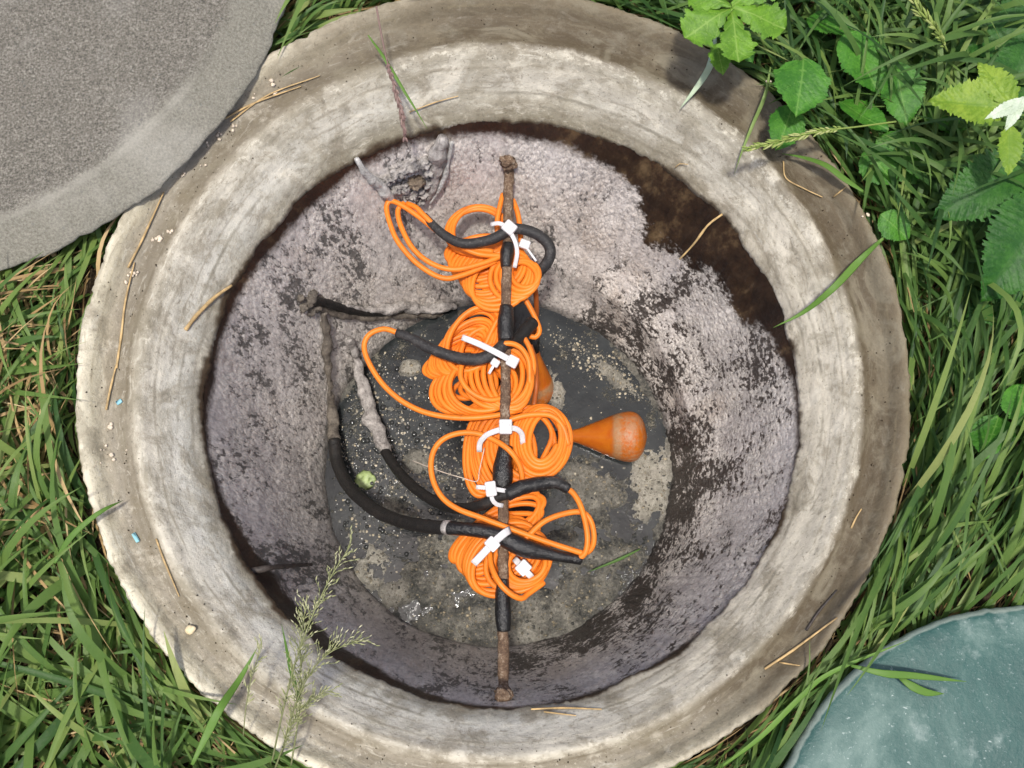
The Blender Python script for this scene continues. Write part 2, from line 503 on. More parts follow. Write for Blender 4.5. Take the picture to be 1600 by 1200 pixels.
def mat_teal():
    t = NT('worn_teal_fibreglass')
    co = t.coord()
    b = t.noise(co, 7, 6, .65, .6); m = t.noise(co, 34, 6, .65); g = t.noise(co, 300, 4, .7)
    col = t.ramp(b, [(.3, (.012, .050, .044)), (.5, (.023, .076, .065)), (.68, (.042, .108, .090))])
    col = t.mix(t.math('MULTIPLY', t.step(b, .50, .68), .55), col, (.17, .235, .205))
    col = t.mix(t.math('MULTIPLY', t.step(m, .54, .70), .6), col, (.19, .25, .225))
    mp = t.node('ShaderNodeMapping'); t.link(co, mp.inputs[0]); mp.inputs['Scale'].default_value = (90, 170, 90); mp.inputs['Rotation'].default_value = (0, 0, .9)
    sc = t.noise(mp.outputs[0], 1, 4, .6)
    col = t.mix(t.math('MULTIPLY', t.step(sc, .66, .76), .6), col, (.55, .62, .58))
    col = t.mix(t.math('MULTIPLY', t.step(g, .60, .72), .35), col, (.45, .52, .5))
    sp = t.voro(co, 5.2)
    col = t.mix(t.math('MULTIPLY', t.step(t.math('ADD', sp, t.math('MULTIPLY', m, .08)), .13, .06), .7), col, (.045, .05, .045))
    rr = t.attr('s')
    col = t.mix(t.math('MULTIPLY', t.step(t.math('ADD', rr, t.math('MULTIPLY', m, .02)), .992, 1.0), .6), col, (.30, .34, .29))
    h = t.math('ADD', m, t.math('MULTIPLY', g, .3))
    t.bsdf(col, t.math('ADD', .38, t.math('MULTIPLY', b, .3)), t.bump(h, .0025, .7), .45)
    return t.m

def mat_orange(name, base, dirt=.5, rough=.40):
    t = NT(name)
    co = t.coord()
    n = t.noise(co, 40, 4, .6); sp = t.noise(co, 230, 3, .6)
    col = t.mix(t.step(n, .4, .75), base, tuple(c * .82 for c in base))
    col = t.mix(t.math('MULTIPLY', t.step(sp, .69, .76), dirt), col, (.06, .025, .012))
    col = t.mix(t.math('MULTIPLY', t.step(t.noise(co, 22, 6, .7), .54, .72), .40), col, tuple(c * .55 + .02 for c in base))
    t.bsdf(col, t.math('ADD', rough, t.math('MULTIPLY', n, .15)), t.bump(n, .0006, .5), .32)
    return t.m

def mat_float():
    t = NT('slimy_orange_float')
    co = t.coord(); s = t.attr('tint')
    n = t.noise(co, 55, 6, .7); g = t.noise(co, 200, 4, .7)
    col = t.mix(t.step(n, .3, .7), (.42, .115, .006), (.36, .075, .005))
    ms = t.math('ADD', t.math('MULTIPLY', n, .7), t.math('MULTIPLY', g, .4))
    band = t.math('MULTIPLY', t.step(s, .50, .60), t.step(ms, .50, .64))
    band2 = t.math('MULTIPLY', t.math('MULTIPLY', t.step(s, .53, .58), t.step(s, .70, .62)), t.step(ms, .38, .52))
    col = t.mix(t.math('MULTIPLY', band, .55), col, (.33, .23, .13))
    col = t.mix(t.math('MULTIPLY', band2, .55), col, (.30, .20, .10))
    t.bsdf(col, t.math('ADD', .28, t.math('MULTIPLY', t.step(s, .5, .6), .2)), t.bump(t.math('MULTIPLY', ms, t.step(s, .5, .6)), .002, 1), .45)
    return t.m

def mat_black(name, base=(.022, .021, .020), rough=.5, dusty=.3, wet=False, dust=(.16, .15, .14)):
    t = NT(name)
    co = t.coord()
    n = t.noise(co, 60, 6, .7); g = t.noise(co, 330, 4, .7)
    col = t.mix(t.math('MULTIPLY', t.step(n, .5, .75), dusty), base, dust)
    col = t.mix(t.math('MULTIPLY', t.step(g, .56, .7), dusty), col, tuple(c * 1.4 for c in dust))
    t.bsdf(col, t.math('ADD', rough, t.math('MULTIPLY', n, .25)), t.bump(t.math('ADD', n, t.math('MULTIPLY', g, .6)), .0022 if wet else .0015, .9), .5 if wet else .28)
    return t.m

def mat_crust(name, light=(.43, .40, .37), dark=(.06, .05, .045)):
    t = NT(name)
    co = t.coord()
    n = t.noise(co, 70, 7, .75); g = t.noise(co, 240, 5, .75)
    a = t.math('ADD', t.math('MULTIPLY', n, .6), t.math('MULTIPLY', g, .4))
    col = t.ramp(a, [(.34, dark), (.46, tuple((x + y) / 2 for x, y in zip(light, dark))), (.56, light), (.7, tuple(min(.75, c * 1.4) for c in light))])
    t.bsdf(col, .5, t.bump(a, .006, 1), .5)
    return t.m

def mat_rust():
    t = NT('rusty_steel')
    co = t.coord()
    n = t.noise(co, 90, 7, .75); g = t.noise(co, 420, 4, .75)
    a = t.math('ADD', t.math('MULTIPLY', n, .55), t.math('MULTIPLY', g, .45))
    col = t.ramp(a, [(.34, (.02, .012, .008)), (.44, (.085, .05, .03)), (.52, (.15, .095, .057)), (.58, (.27, .205, .145)), (.68, (.46, .41, .35))])
    t.bsdf(col, .7, t.bump(a, .003, 1), .4)
    return t.m

def mat_plain(name, col, rough=.5, bumpd=.001, var=.25, scale=80, spec=.4, **kw):
    t = NT(name)
    co = t.coord(); n = t.noise(co, scale, 5, .65)
    c = t.mix(t.step(n, .35, .7), tuple(x * (1 - var) for x in col), tuple(min(1, x * (1 + var)) for x in col))
    t.bsdf(c, rough, t.bump(n, bumpd, .8), spec, **kw)
    return t.m

def mat_leaf(name, stops, trans=.36, rough=.5, veins=True):
    """blades and leaves: colour by the per-blade 'tint'"""
    t = NT(name)
    co = t.coord(); tint = t.attr('tint')
    n = t.noise(co, 35, 4, .6); g = t.noise(co, 260, 3, .6)
    f = t.math('ADD', tint, t.math('MULTIPLY', t.math('SUBTRACT', n, .5), .22))
    col = t.ramp(f, stops)
    col = t.mix(t.math('MULTIPLY', t.step(g, .58, .75), .3), col, (.16, .20, .05))
    b = t.node('ShaderNodeBsdfPrincipled'); t.link(col, b.inputs['Base Color']); b.inputs['Roughness'].default_value = rough
    b.inputs['Specular IOR Level'].default_value = .28
    t.link(t.bump(g, .0008, .5), b.inputs['Normal'])
    tr = t.node('ShaderNodeBsdfTranslucent'); t.link(t.mix(.5, col, (.22, .34, .03)), tr.inputs[0])
    mx = t.node('ShaderNodeMixShader'); mx.inputs[0].default_value = trans
    t.t.links.new(b.outputs[0], mx.inputs[1]); t.t.links.new(tr.outputs[0], mx.inputs[2]); t.t.links.new(mx.outputs[0], t.out.inputs[0])
    return t.m

def mat_vein_leaf(name, a, b, vein, back=None, trans=.25):
    """broad leaf: 'tint' carries the nearness to a vein"""
    t = NT(name)
    co = t.coord(); v = t.attr('tint')
    n = t.noise(co, 40, 5, .65); g = t.noise(co, 300, 4, .7)
    col = t.mix(t.step(t.math('ADD', n, t.math('MULTIPLY', t.math('SUBTRACT', g, .5), .5)), .35, .68), a, b)
    col = t.mix(t.math('MULTIPLY', t.step(v, .55, .95), .55), col, vein)
    p = t.node('ShaderNodeBsdfPrincipled'); t.link(col, p.inputs['Base Color']); p.inputs['Roughness'].default_value = .48
    p.inputs['Specular IOR Level'].default_value = .35
    t.link(t.bump(t.math('SUBTRACT', g, t.math('MULTIPLY', v, .5)), .0012, .6), p.inputs['Normal'])
    tr = t.node('ShaderNodeBsdfTranslucent'); t.link(col, tr.inputs[0])
    mx = t.node('ShaderNodeMixShader'); mx.inputs[0].default_value = trans
    t.t.links.new(p.outputs[0], mx.inputs[1]); t.t.links.new(tr.outputs[0], mx.inputs[2]); t.t.links.new(mx.outputs[0], t.out.inputs[0])
    return t.m

def mat_water():
    t = NT('murky_pit_water')
    co = t.coord()
    n = t.noise(co, 30, 6, .7); g = t.noise(co, 420, 4, .75); b = t.noise(co, 9, 4, .6, .6)
    col = t.mix(t.step(b, .35, .7), (.008, .010, .0105), (.030, .034, .034))
    f = t.math('ADD', t.math('MULTIPLY', n, .55), t.math('MULTIPLY', g, .45))
    col = t.mix(t.math('MULTIPLY', t.step(f, .55, .64), .7), col, (.24, .22, .17))
    rough = t.math('ADD', .05, t.math('MULTIPLY', t.step(f, .53, .62), .4))
    t.bsdf(col, rough, t.bump(t.math('ADD', t.math('MULTIPLY', n, .5), t.math('MULTIPLY', t.step(f, .55, .65), .8)), .0016, .7), .28)
    return t.m

def mat_sludge():
    t = NT('wet_sludge')
    co = t.coord(); hgt = t.attr('tint')
    n = t.noise(co, 60, 8, .78, .3); g = t.noise(co, 210, 6, .82); b = t.noise(co, 16, 4, .6)
    a = t.math('ADD', t.math('MULTIPLY', n, .42), t.math('MULTIPLY', g, .58))
    c1 = t.ramp(a, [(.42, (.013, .015, .015)), (.48, (.055, .056, .052)), (.54, (.15, .142, .118)), (.61, (.40, .37, .29))])
    c1 = t.mix(t.step(b, .45, .62), t.mix(.5, c1, (.05, .054, .053)), c1)
    c2 = t.ramp(a, [(.38, (.17, .16, .13)), (.47, (.37, .345, .285)), (.55, (.50, .47, .40)), (.66, (.66, .63, .56))])
    col = t.mix(hgt, c1, c2)
    t.bsdf(col, t.math('ADD', .22, t.math('MULTIPLY', n, .25)), t.bump(a, .010, 1), .5)
    return t.m

def mat_flake():
    t = NT('scum_flake')
    col = t.ramp(t.attr('tint'), [(0, (.06, .06, .054)), (.5, (.15, .135, .10)), (.85, (.30, .25, .165)), (1, (.42, .38, .29))])
    t.bsdf(col, .42, None, .35)
    return t.m

def mat_soil():
    t = NT('dark_soil')
    co = t.coord()
    n = t.noise(co, 60, 8, .75); g = t.noise(co, 300, 4, .7)
    col = t.ramp(t.math('ADD', t.math('MULTIPLY', n, .6), t.math('MULTIPLY', g, .4)), [(.3, (.015, .011, .007)), (.5, (.05, .036, .021)), (.7, (.13, .095, .055))])
    t.bsdf(col, .95, t.bump(n, .01, 1), .2)
    return t.m

M = dict(ring=mat_ring(), wall=mat_wall(), lid=mat_lid(), teal=mat_teal(), water=mat_water(), sludge=mat_sludge(), soil=mat_soil(),
         orange=mat_orange('orange_cable_sheath', (.74, .188, .016)), brown=mat_orange('grimy_orange_sheath', (.36, .085, .012), .8),
         float_=mat_float(), rust=mat_rust(),
         sleeve=mat_black('dusty_rubber_sleeve', (.024, .023, .023), .42, .30), cable=mat_black('black_cable_sheath', (.014, .013, .012), .34, .14, dust=(.13, .10, .075)),
         tape=mat_black('glossy_black_tape', (.008, .008, .008), .10, .06, True), dustsleeve=mat_black('worn_black_heatshrink', (.012, .012, .012), .25, .35, dust=(.2, .19, .18)),
         crust=mat_crust('pale_crust'), browncrust=mat_crust('brown_crust', (.26, .20, .14), (.04, .028, .02)), darkcrust=mat_crust('dark_crust', (.17, .145, .115), (.025, .02, .017)), white=mat_crust('white_paper_crust', (.56, .55, .52), (.14, .13, .12)),
         nylon=mat_plain('milky_nylon', (.56, .55, .545), .35, .0004, .10, 60, .4, **{'Subsurface Weight': .2, 'Subsurface Radius': (.004, .004, .004)}),
         straw=mat_plain('dry_straw', (.42, .29, .13), .6, .0006, .35, 60), crumb=mat_plain('pale_crumbs', (.60, .51, .39), .7, .001, .2, 150),
         twig=mat_plain('dark_twig', (.05, .04, .033), .6, .001, .4, 120), shell=mat_plain('cream_shell', (.62, .52, .33), .4, .0006, .15, 90),
         blue=mat_plain('pale_blue_plastic', (.25, .50, .55), .4, .0004, .1, 90), steel=mat_plain('bright_wire', (.5, .42, .33), .35, .0003, .2, 90),
         pod=mat_plain('green_scrap', (.26, .33, .13), .4, .002, .3, 110),
         flake=mat_flake(), glint=mat_plain('white_glint', (.5, .5, .48), .15, .0, .1, 90, .8),
         bubble=mat_plain('froth_bubble', (.02, .022, .021), .05, .0, .2, 40, 1.0))
G_STOPS = [(0, (.014, .042, .014)), (.25, (.038, .095, .023)), (.5, (.090, .168, .038)), (.75, (.165, .25, .060)), (1, (.29, .33, .11))]
M['grass'] = mat_leaf('grass_blade', G_STOPS)
M['fresh'] = mat_leaf('pale_grass_blade', [(0, (.07, .16, .03)), (.5, (.16, .30, .05)), (1, (.33, .40, .16))])
M['dry'] = mat_leaf('dry_grass_blade', [(0, (.07, .045, .018)), (.4, (.20, .125, .05)), (.75, (.40, .27, .12)), (1, (.50, .38, .2))], .15, .6)
M['seed'] = mat_leaf('green_seed', [(0, (.08, .12, .03)), (.5, (.24, .32, .07)), (1, (.45, .46, .2))], .2, .6)
M['pinkseed'] = mat_leaf('dull_pink_seed', [(0, (.14, .08, .07)), (.5, (.26, .17, .15)), (1, (.38, .27, .23))], .2, .6)
M['wisp'] = mat_leaf('wispy_seed', [(0, (.08, .11, .035)), (.5, (.27, .28, .13)), (1, (.55, .52, .38))], .2, .6)
M['leaf_bright'] = mat_vein_leaf('bright_lobed_leaf', (.085, .20, .014), (.15, .31, .026), (.26, .40, .08))
M['leaf_mid'] = mat_vein_leaf('mid_green_leaf', (.035, .14, .012), (.075, .23, .022), (.16, .32, .06))
M['leaf_dark'] = mat_vein_leaf('dark_green_leaf', (.020, .085, .012), (.045, .145, .020), (.035, .11, .015))
M['leaf_yellow'] = mat_vein_leaf('yellow_green_leaf', (.14, .25, .020), (.24, .35, .038), (.11, .22, .02))
M['leaf_white'] = mat_vein_leaf('pale_leaf_underside', (.42, .50, .36), (.55, .62, .48), (.35, .45, .25), trans=.15)

# ------------------------------------------------------------------ ground
gn = 220
g = np.sign(np.linspace(-1, 1, gn)) * np.abs(np.linspace(-1, 1, gn)) ** 5 * 60
X, Y = np.meshgrid(g, g)
Z = np.full(X.shape, GZ) + .012 * fbm(np.stack([X.ravel() * 9, Y.ravel() * 9, 0 * X.ravel()], 1), 4, 3).reshape(X.shape) * (np.hypot(X, Y) < 6)
rr = np.hypot(X - CO[0], Y - CO[1])
vid = np.arange(gn * gn).reshape(gn, gn)
gv = np.stack([X.ravel(), Y.ravel(), Z.ravel()], 1)
keep = rr.ravel() > .405
gf = []
for i in range(gn - 1):
    for j in range(gn - 1):
        q = (vid[i, j], vid[i, j + 1], vid[i + 1, j + 1], vid[i + 1, j])
        if all(keep[a] for a in q): gf.append(tuple(int(a) for a in q))
tag(mesh_obj('ground', gv, gf, M['soil']), kind='structure')

# ------------------------------------------------------------------ the pit: ring and wall
def lathe_between(na, prof):
    """prof rows: s, z, lerped centres"""
    a = np.linspace(0, 2 * np.pi, na, endpoint=False)
    s = prof[:, 0][:, None]; z = prof[:, 1][:, None]
    cx = CI[0] + (CO[0] - CI[0]) * s; cy = CI[1] + (CO[1] - CI[1]) * s
    r = RI + (RO - RI) * s
    x = cx + r * np.cos(a); y = cy + r * np.sin(a)
    return np.stack([x, y, np.broadcast_to(z, x.shape)], -1), a

def grid_faces(n, k, closed=True, flip=False):
    f = []
    for i in range(n - 1):
        for j in range(k if closed else k - 1):
            j2 = (j + 1) % k
            q = (i * k + j, i * k + j2, (i + 1) * k + j2, (i + 1) * k + j)
            f.append(q[::-1] if flip else q)
    return f

pit = empty('pump_pit', (CO[0], CO[1], GZ))
tag(pit, 'open round pit with a weathered pale ring and scummed grey inner wall', 'pit')
sfine = np.linspace(0, 1, 120)
# smooth interpolation of the profile
zf = np.interp(sfine, PROF[:, 0], PROF[:, 1])
for _ in range(4):
    zf[1:-1] = (zf[:-2] + 2 * zf[1:-1] + zf[2:]) / 4
prof = [(.09, -.105), (.05, -.098), (.012, -.092), (.0, -.086)] + list(zip(sfine, zf)) + [(1.004, -.014), (1.002, -.03), (1.0, -.1)]
prof = np.array(prof)
na = 900
v, ang = lathe_between(na, prof)
flat = v.reshape(-1, 3)
n1 = fbm(flat * 14, 4, 11).reshape(v.shape[:2]); n2 = fbm(flat * 70, 4, 12).reshape(v.shape[:2])
S = np.broadcast_to(prof[:, 0][:, None], v.shape[:2])
topm = (np.arange(len(prof)) >= 4)[:, None] & (np.arange(len(prof)) < len(prof) - 2)[:, None]
v[..., 2] += topm * (.0017 * n1 + .0006 * n2)
# ragged outer edge with chips
ed = np.clip((S - .9) / .1, 0, 1)
ca = np.stack([np.cos(ang) * 22, np.sin(ang) * 22, 0 * ang], 1)
rag = .0018 * fbm(ca * .5, 4, 5) + .0012 * fbm(ca * 5, 3, 6)
chip = -np.clip(fbm(ca * 1.3, 3, 9) - .8, 0, 1) * .012
dirv = np.stack([np.cos(ang), np.sin(ang), 0 * ang], -1)
v += dirv[None] * (ed * (rag + chip)[None])[..., None]
# ragged inner edge
ie = np.clip(1 - S / .08, 0, 1)
v += dirv[None] * (ie * (.0022 * fbm(ca * .6, 4, 15) + .0009 * fbm(ca * 4, 3, 16))[None])[..., None]
mesh_obj('rim', v.reshape(-1, 3), grid_faces(len(prof), na, flip=True), M['ring'], pit, attrs={'s': S.ravel(), 'soil': np.tile(np.interp(np.degrees(np.where(ang > np.pi, ang - 2 * np.pi, ang)),
         [-180, -135, -105, -75, -58, -42, 0, 45, 75, 100, 125, 150, 180], [.30, .16, .08, .15, .5, .92, 1, 1, .95, .72, .5, .38, .30]), len(prof))})

nz, na = 220, 900
zz = np.linspace(-.083, ZB - .06, nz)
a = np.linspace(0, 2 * np.pi, na, endpoint=False)
tt = (ZI - zz) / (ZI - ZB)
cx = (CI[0] + (CB[0] - CI[0]) * tt)[:, None]; cy = (CI[1] + (CB[1] - CI[1]) * tt)[:, None]
r0 = (RI + .002 + (RB - RI) * tt)[:, None]
pts = np.stack([cx + r0 * np.cos(a), cy + r0 * np.sin(a), np.broadcast_to(zz[:, None], (nz, na))], -1)
fl = pts.reshape(-1, 3)
fs_ = fl * np.array([1, 1, .35])
nn = (.0034 * fbm(fs_ * 14, 2, 21) + .0009 * fbm(fs_ * 60, 2, 22)).reshape(nz, na)
# loose broken texture on the left and the top, vertical scoring on the right
sv = np.stack([np.cos(a)[None, :] * 45 + 0 * zz[:, None], np.sin(a)[None, :] * 45 + 0 * zz[:, None], zz[:, None] * 12 + 0 * a[None, :]], -1).reshape(-1, 3)
scor = .0016 * fbm(sv, 3, 24).reshape(nz, na)
wr = np.clip(np.cos(a) * 1.2, 0, 1)[None]
# a bulging shelf at lower right and a wandering water-line flare
sh = np.clip(1 - np.abs(zz - ZB - .10) / .05, 0, 1)[:, None] * np.clip(np.cos(a - .5), 0, 1)[None] ** 3 * .012
fade = np.clip((-.088 - zz) / .03, 0, 1)[:, None]
disp = (nn + wr * scor + sh) * fade
pts[..., 0] -= disp * np.cos(a); pts[..., 1] -= disp * np.sin(a)
EDGE = [(-180, -.093), (-173, -.087), (-160, -.101), (-151, -.122), (-140, -.150), (-134, -.152), (-122, -.135), (-108, -.112), (-88, -.086), (-70, -.095), (-50, -.090), (-32, -.085), (-7, -.092), (3, -.098), (12, -.12),
        (24, -.172), (34, -.186), (39, -.196), (52, -.206), (59, -.158), (65, -.138), (77, -.114), (88, -.107), (99, -.099), (110, -.094), (121, -.097), (131, -.105), (145, -.108), (155, -.099), (169, -.099), (177, -.10), (180, -.093)]
EDGE = [(e0, -.08 + (e1 + .08) * (.88 if e1 < -.14 else .86) - (.006 if abs(e0 - 20) > 60 else .002)) for e0, e1 in EDGE]
ed_ = np.interp(np.degrees(np.where(a > np.pi, a - 2 * np.pi, a)), [e[0] for e in EDGE], [e[1] for e in EDGE])
mesh_obj('wall', pts.reshape(-1, 3), grid_faces(nz, na), M['wall'], pit, attrs={'edge': np.tile(ed_, nz)})

# ------------------------------------------------------------------ water, sludge, bubbles
k = 96
th = np.linspace(0, 2 * np.pi, k, endpoint=False)
wv = [(CB[0], CB[1], ZB)]; wf = []
for i, rad in enumerate(np.linspace(.02, .285, 14)):
    for t_ in th: wv.append((CB[0] + rad * math.cos(t_), CB[1] + rad * math.sin(t_), ZB))
for j in range(k): wf.append((0, 1 + j, 1 + (j + 1) % k))
for i in range(13):
    for j in range(k):
        wf.append((1 + i * k + j, 1 + (i + 1) * k + j, 1 + (i + 1) * k + (j + 1) % k, 1 + i * k + (j + 1) % k))
tag(mesh_obj('water', wv, wf, M['water']), kind='structure')

n = 330
gx = np.linspace(-.275, .275, n)
X, Y = np.meshgrid(gx + CB[0], gx + CB[1])
xy = np.stack([X.ravel(), Y.ravel()], 1)
H = np.full(len(xy), -.020)
pale = np.zeros(len(xy))
for (px, py, rx, ry, rot, amp, pl) in [
        (1016, 752, 34, 66, -8, .034, 1.0), (1000, 700, 22, 30, 0, .022, .8), (582, 885, 38, 46, -35, .030, .7), (615, 925, 30, 26, -30, .026, .6),
        (725, 985, 95, 40, 12, .042, .3), (830, 995, 70, 30, 0, .042, .35),
        (850, 955, 160, 64, -4, .033, .28), (720, 900, 100, 66, 0, .029, .28), (940, 880, 90, 80, 0, .0285, .2), (930, 760, 66, 52, 0, .0265, .35),
        (640, 575, 20, 15, 0, .034, .75), (868, 608, 16, 32, 10, .034, .85), (950, 580, 38, 14, -38, .0245, .6), (975, 600, 26, 14, -20, .0235, .55),
        (655, 720, 30, 22, 0, .0245, .4), (690, 745, 28, 22, 0, .0245, .4), (620, 805, 50, 26, 0, .0245, .25), (700, 850, 60, 40, 0, .0265, .3), (890, 545, 20, 12, 20, .021, .4),
        (612, 640, 10, 8, 0, .025, .5), (905, 730, 40, 26, 20, .025, .3)]:
    c = P(px, py, ZB)[:2]; sc_ = 1550 / 1.41
    d = (xy - c) * sc_; ra = R(rot)
    u = (d[:, 0] * math.cos(ra) + d[:, 1] * math.sin(ra)) / rx; w = (-d[:, 0] * math.sin(ra) + d[:, 1] * math.cos(ra)) / ry
    e = np.exp(-(u * u + w * w) ** 1.6 * .7)
    H = np.maximum(H, -.020 + amp * e); pale = np.maximum(pale, pl * e)
p3 = np.stack([xy[:, 0], xy[:, 1], 0 * xy[:, 0]], 1)
rad_ = np.hypot(xy[:, 0] - CB[0], xy[:, 1] - CB[1])
col_ = np.exp(-((rad_ - RB - .002) / .013) ** 2) * np.clip(.5 + 1.1 * fbm(p3 * 9, 3, 35), 0, 1.2)
H = np.maximum(H, -.020 + .027 * col_); pale = np.maximum(pale, .25 * np.clip(col_, 0, 1))
H = H + .0095 * fbm(p3 * 40, 5, 31, .66) + .0034 * fbm(p3 * 170, 2, 32)
H = np.minimum(H, .012)
inside = np.hypot(xy[:, 0] - CB[0], xy[:, 1] - CB[1]) < RB + .012
H = np.where(inside, H, -.03)
ids = np.arange(n * n).reshape(n, n)
vis = (H > -.006)
sf = []
for i in range(n - 1):
    for j in range(n - 1):
        q = (ids[i, j], ids[i, j + 1], ids[i + 1, j + 1], ids[i + 1, j])
        if vis[q[0]] or vis[q[2]] or vis[q[1]] or vis[q[3]]: sf.append(tuple(int(x) for x in q))
pale2 = np.clip(pale * 1.5 - .12 + .25 * fbm(p3 * 60, 3, 33), 0, 1)
so = mesh_obj('sludge', np.stack([xy[:, 0], xy[:, 1], ZB + H * .55], 1), sf, M['sludge'], attrs={'tint': pale2})
tag(so, 'grey and beige sludge lying wet in the bottom of the pit', 'sludge', kind='stuff')

mb = MB()
def dome(c, r, k=10, m=4):
    v = []; f = []
    for i in range(m):
        e = math.pi / 2 * i / m
        for j in range(k):
            an = 2 * math.pi * j / k
            v.append((c[0] + r * math.cos(e) * math.cos(an), c[1] + r * math.cos(e) * math.sin(an), c[2] + r * .8 * math.sin(e)))
    v.append((c[0], c[1], c[2] + r * .8))
    for i in range(m - 1):
        for j in range(k): f.append((i * k + j, i * k + (j + 1) % k, (i + 1) * k + (j + 1) % k, (i + 1) * k + j))
    for j in range(k): f.append(((m - 1) * k + j, (m - 1) * k + (j + 1) % k, m * k))
    return v, f
for i in range(620):
    if i < 620: px, py = rng.normal(600, 60), rng.normal(720, 85)
    elif i < 720: px, py = rng.normal(900, 70), rng.normal(580, 50)
    else: px, py = rng.uniform(540, 1040), rng.uniform(500, 990)
    c = P(px, py, ZB)
    if np.hypot(*(c[:2] - CB)) > RB - 0.004: continue
    r = .0011 + .0034 * rng.random() ** 4
    mb.add(*dome((c[0], c[1], ZB - .0002), r))
tag(mb.build('bubble', M['bubble']), 'tiny glinting bubbles floating on the dark water', 'bubbles', kind='stuff')

mb = MB()
hz_ = (ZB + H * .55).reshape(n, n)
def sludge_z(x, y):
    j = int(round((x - CB[0] + .275) / .55 * (n - 1))); i = int(round((y - CB[1] + .275) / .55 * (n - 1)))
    return hz_[min(max(i, 0), n - 1), min(max(j, 0), n - 1)]
made = 0
for i in range(9000):
    an = rng.uniform(0, 6.283); rd = (RB - 0.002) * math.sqrt(rng.random())
    x, y = CB[0] + rd * math.cos(an), CB[1] + rd * math.sin(an)
    z = sludge_z(x, y)
    if z < ZB + .0002 or made > 2600: continue
    r = .0005 + .0019 * rng.random() ** 3
    mb.add(*blob((x, y, z), r * rng.uniform(.7, 1.4, 3), i, 1, .7, .5), float(np.clip(rng.normal(.35, .28), 0, 1))); made += 1
tag(mb.build('sludge_lumps', M['flake']), 'small wet lumps and grains lying on the sludge', 'sludge', kind='stuff')
mb = MB()
def flake_px():
    q = rng.random()
    if q < .40: return rng.normal(600, 55), rng.normal(700, 90)
    if q < .60:
        u_ = rng.normal(0, 1); return 945 + 42 * u_ + rng.normal(0, 14), 575 + 26 * u_ + rng.normal(0, 13)
    if q < .72: return rng.normal(690, 45), rng.normal(740, 35)
    return rng.uniform(540, 1045), rng.uniform(500, 1000)
for i in range(4200):
    px, py = flake_px()
    c = P(px, py, ZB)
    if np.hypot(*(c[:2] - CB)) > RB - 0.006: continue
    r = .0004 + .0022 * rng.random() ** 4
    k_ = 6; an = rng.uniform(0, 6.28); rr_ = r * rng.uniform(.55, 1.3, k_)
    ring_ = [(c[0] + rr_[j] * math.cos(an + j * 1.047), c[1] + rr_[j] * math.sin(an + j * 1.047), ZB + .0001) for j in range(k_)]
    ring_.append((c[0], c[1], ZB + r * .45))
    mb.add(ring_, [(j, (j + 1) % k_, k_) for j in range(k_)], rng.random())
tag(mb.build('scum_flakes', M['flake']), 'pale flecks of scum floating on the dark water', 'scum', kind='stuff')
mb = MB()  # white beads put in as glints, since the bubbles reflect too weakly
for i in range(240):
    px, py = (rng.normal(600, 60), rng.normal(705, 90)) if rng.random() < .75 else flake_px()
    c = P(px, py, ZB)
    if np.hypot(*(c[:2] - CB)) > RB - 0.006: continue
    mb.add(*dome((c[0], c[1], ZB), rng.uniform(.0005, .0013), 6, 2))
tag(mb.build('glint', M['glint']), 'tiny white beads standing in for glints on the dark water', 'glint', kind='stuff')

# ------------------------------------------------------------------ lids
def lathe(prof, c, na, name, mat, parent=None, rs=1.0, rag=0.0, zn=0.0, seed=0):
    prof = np.array(prof); a = np.linspace(0, 2 * np.pi, na, endpoint=False)
    r = prof[:, 0][:, None] * np.ones(na)
    ca = np.stack([np.cos(a) * 16, np.sin(a) * 16, 0 * a], 1)
    r = r + (prof[:, 0][:, None] / rs > .97) * rag * (fbm(ca, 4, seed) + .6 * fbm(ca * 6, 3, seed + 3))[None]
    x = c[0] + r * np.cos(a); y = c[1] + r * np.sin(a); z = c[2] + prof[:, 1][:, None] * np.ones(na)
    v = np.stack([x, y, z], -1).reshape(-1, 3)
    if zn: v[:, 2] += zn * fbm(v * 12, 4, seed + 7)
    f = grid_faces(len(prof), na, flip=True)
    f.append(tuple(range(na))[::-1] if prof[0, 1] < prof[-1, 1] else tuple(range(na)))
    s = np.repeat(prof[:, 0] / rs, na)
    return v, f, s

LC, LR = np.array([-.6530, .5437]), .4347
pr = [(.001, .0290)] + [(r_, .0290) for r_ in np.linspace(.01, .384, 44)] + [(.388, .0288), (.391, .0282), (.3935, .0270), (.396, .0254)] + [(r_, .0254 - (r_ - .396) * .60) for r_ in np.linspace(.399, .431, 12)] + [(.4330, .0028), (.4342, .0014), (.4347, .0), (.4340, -.002), (.428, -.004), (.41, -.005)]
v, f, s = lathe(pr, (LC[0], LC[1], .0020), 420, '', None, rs=LR, rag=.0020, zn=.0012, seed=41)
tag(mesh_obj('concrete_lid', v, f, M['lid'], attrs={'s': s}), 'large round rough grey concrete lid lying over the upper left edge of the ring', 'lid')

TC, TR = np.array([.5245, -.4862]), .2737
pr = [(.001, .024)] + [(r_, .024 - .012 * (r_ / TR) ** 2) for r_ in np.linspace(.01, .262, 30)] + [(.267, .0112), (.271, .0095), (.2732, .006), (.2737, .002), (.2725, -.006), (.265, -.010)]
v, f, s = lathe(pr, (TC[0], TC[1], .0), 300, '', None, rs=TR, rag=.0010, zn=.0014, seed=51)
tag(mesh_obj('fibreglass_cover', v, f, M['teal'], attrs={'s': s}), 'scuffed teal green round fibreglass cover lying in the grass', 'cover')

# ------------------------------------------------------------------ rod with tape
def px_path(pts, z=None, step=.004, jit=0):
    """list of (px,py[,z]) -> smooth world path"""
    return catmull([P(p[0], p[1], ZD(p[2] if len(p) > 2 else z)) for p in pts], step)

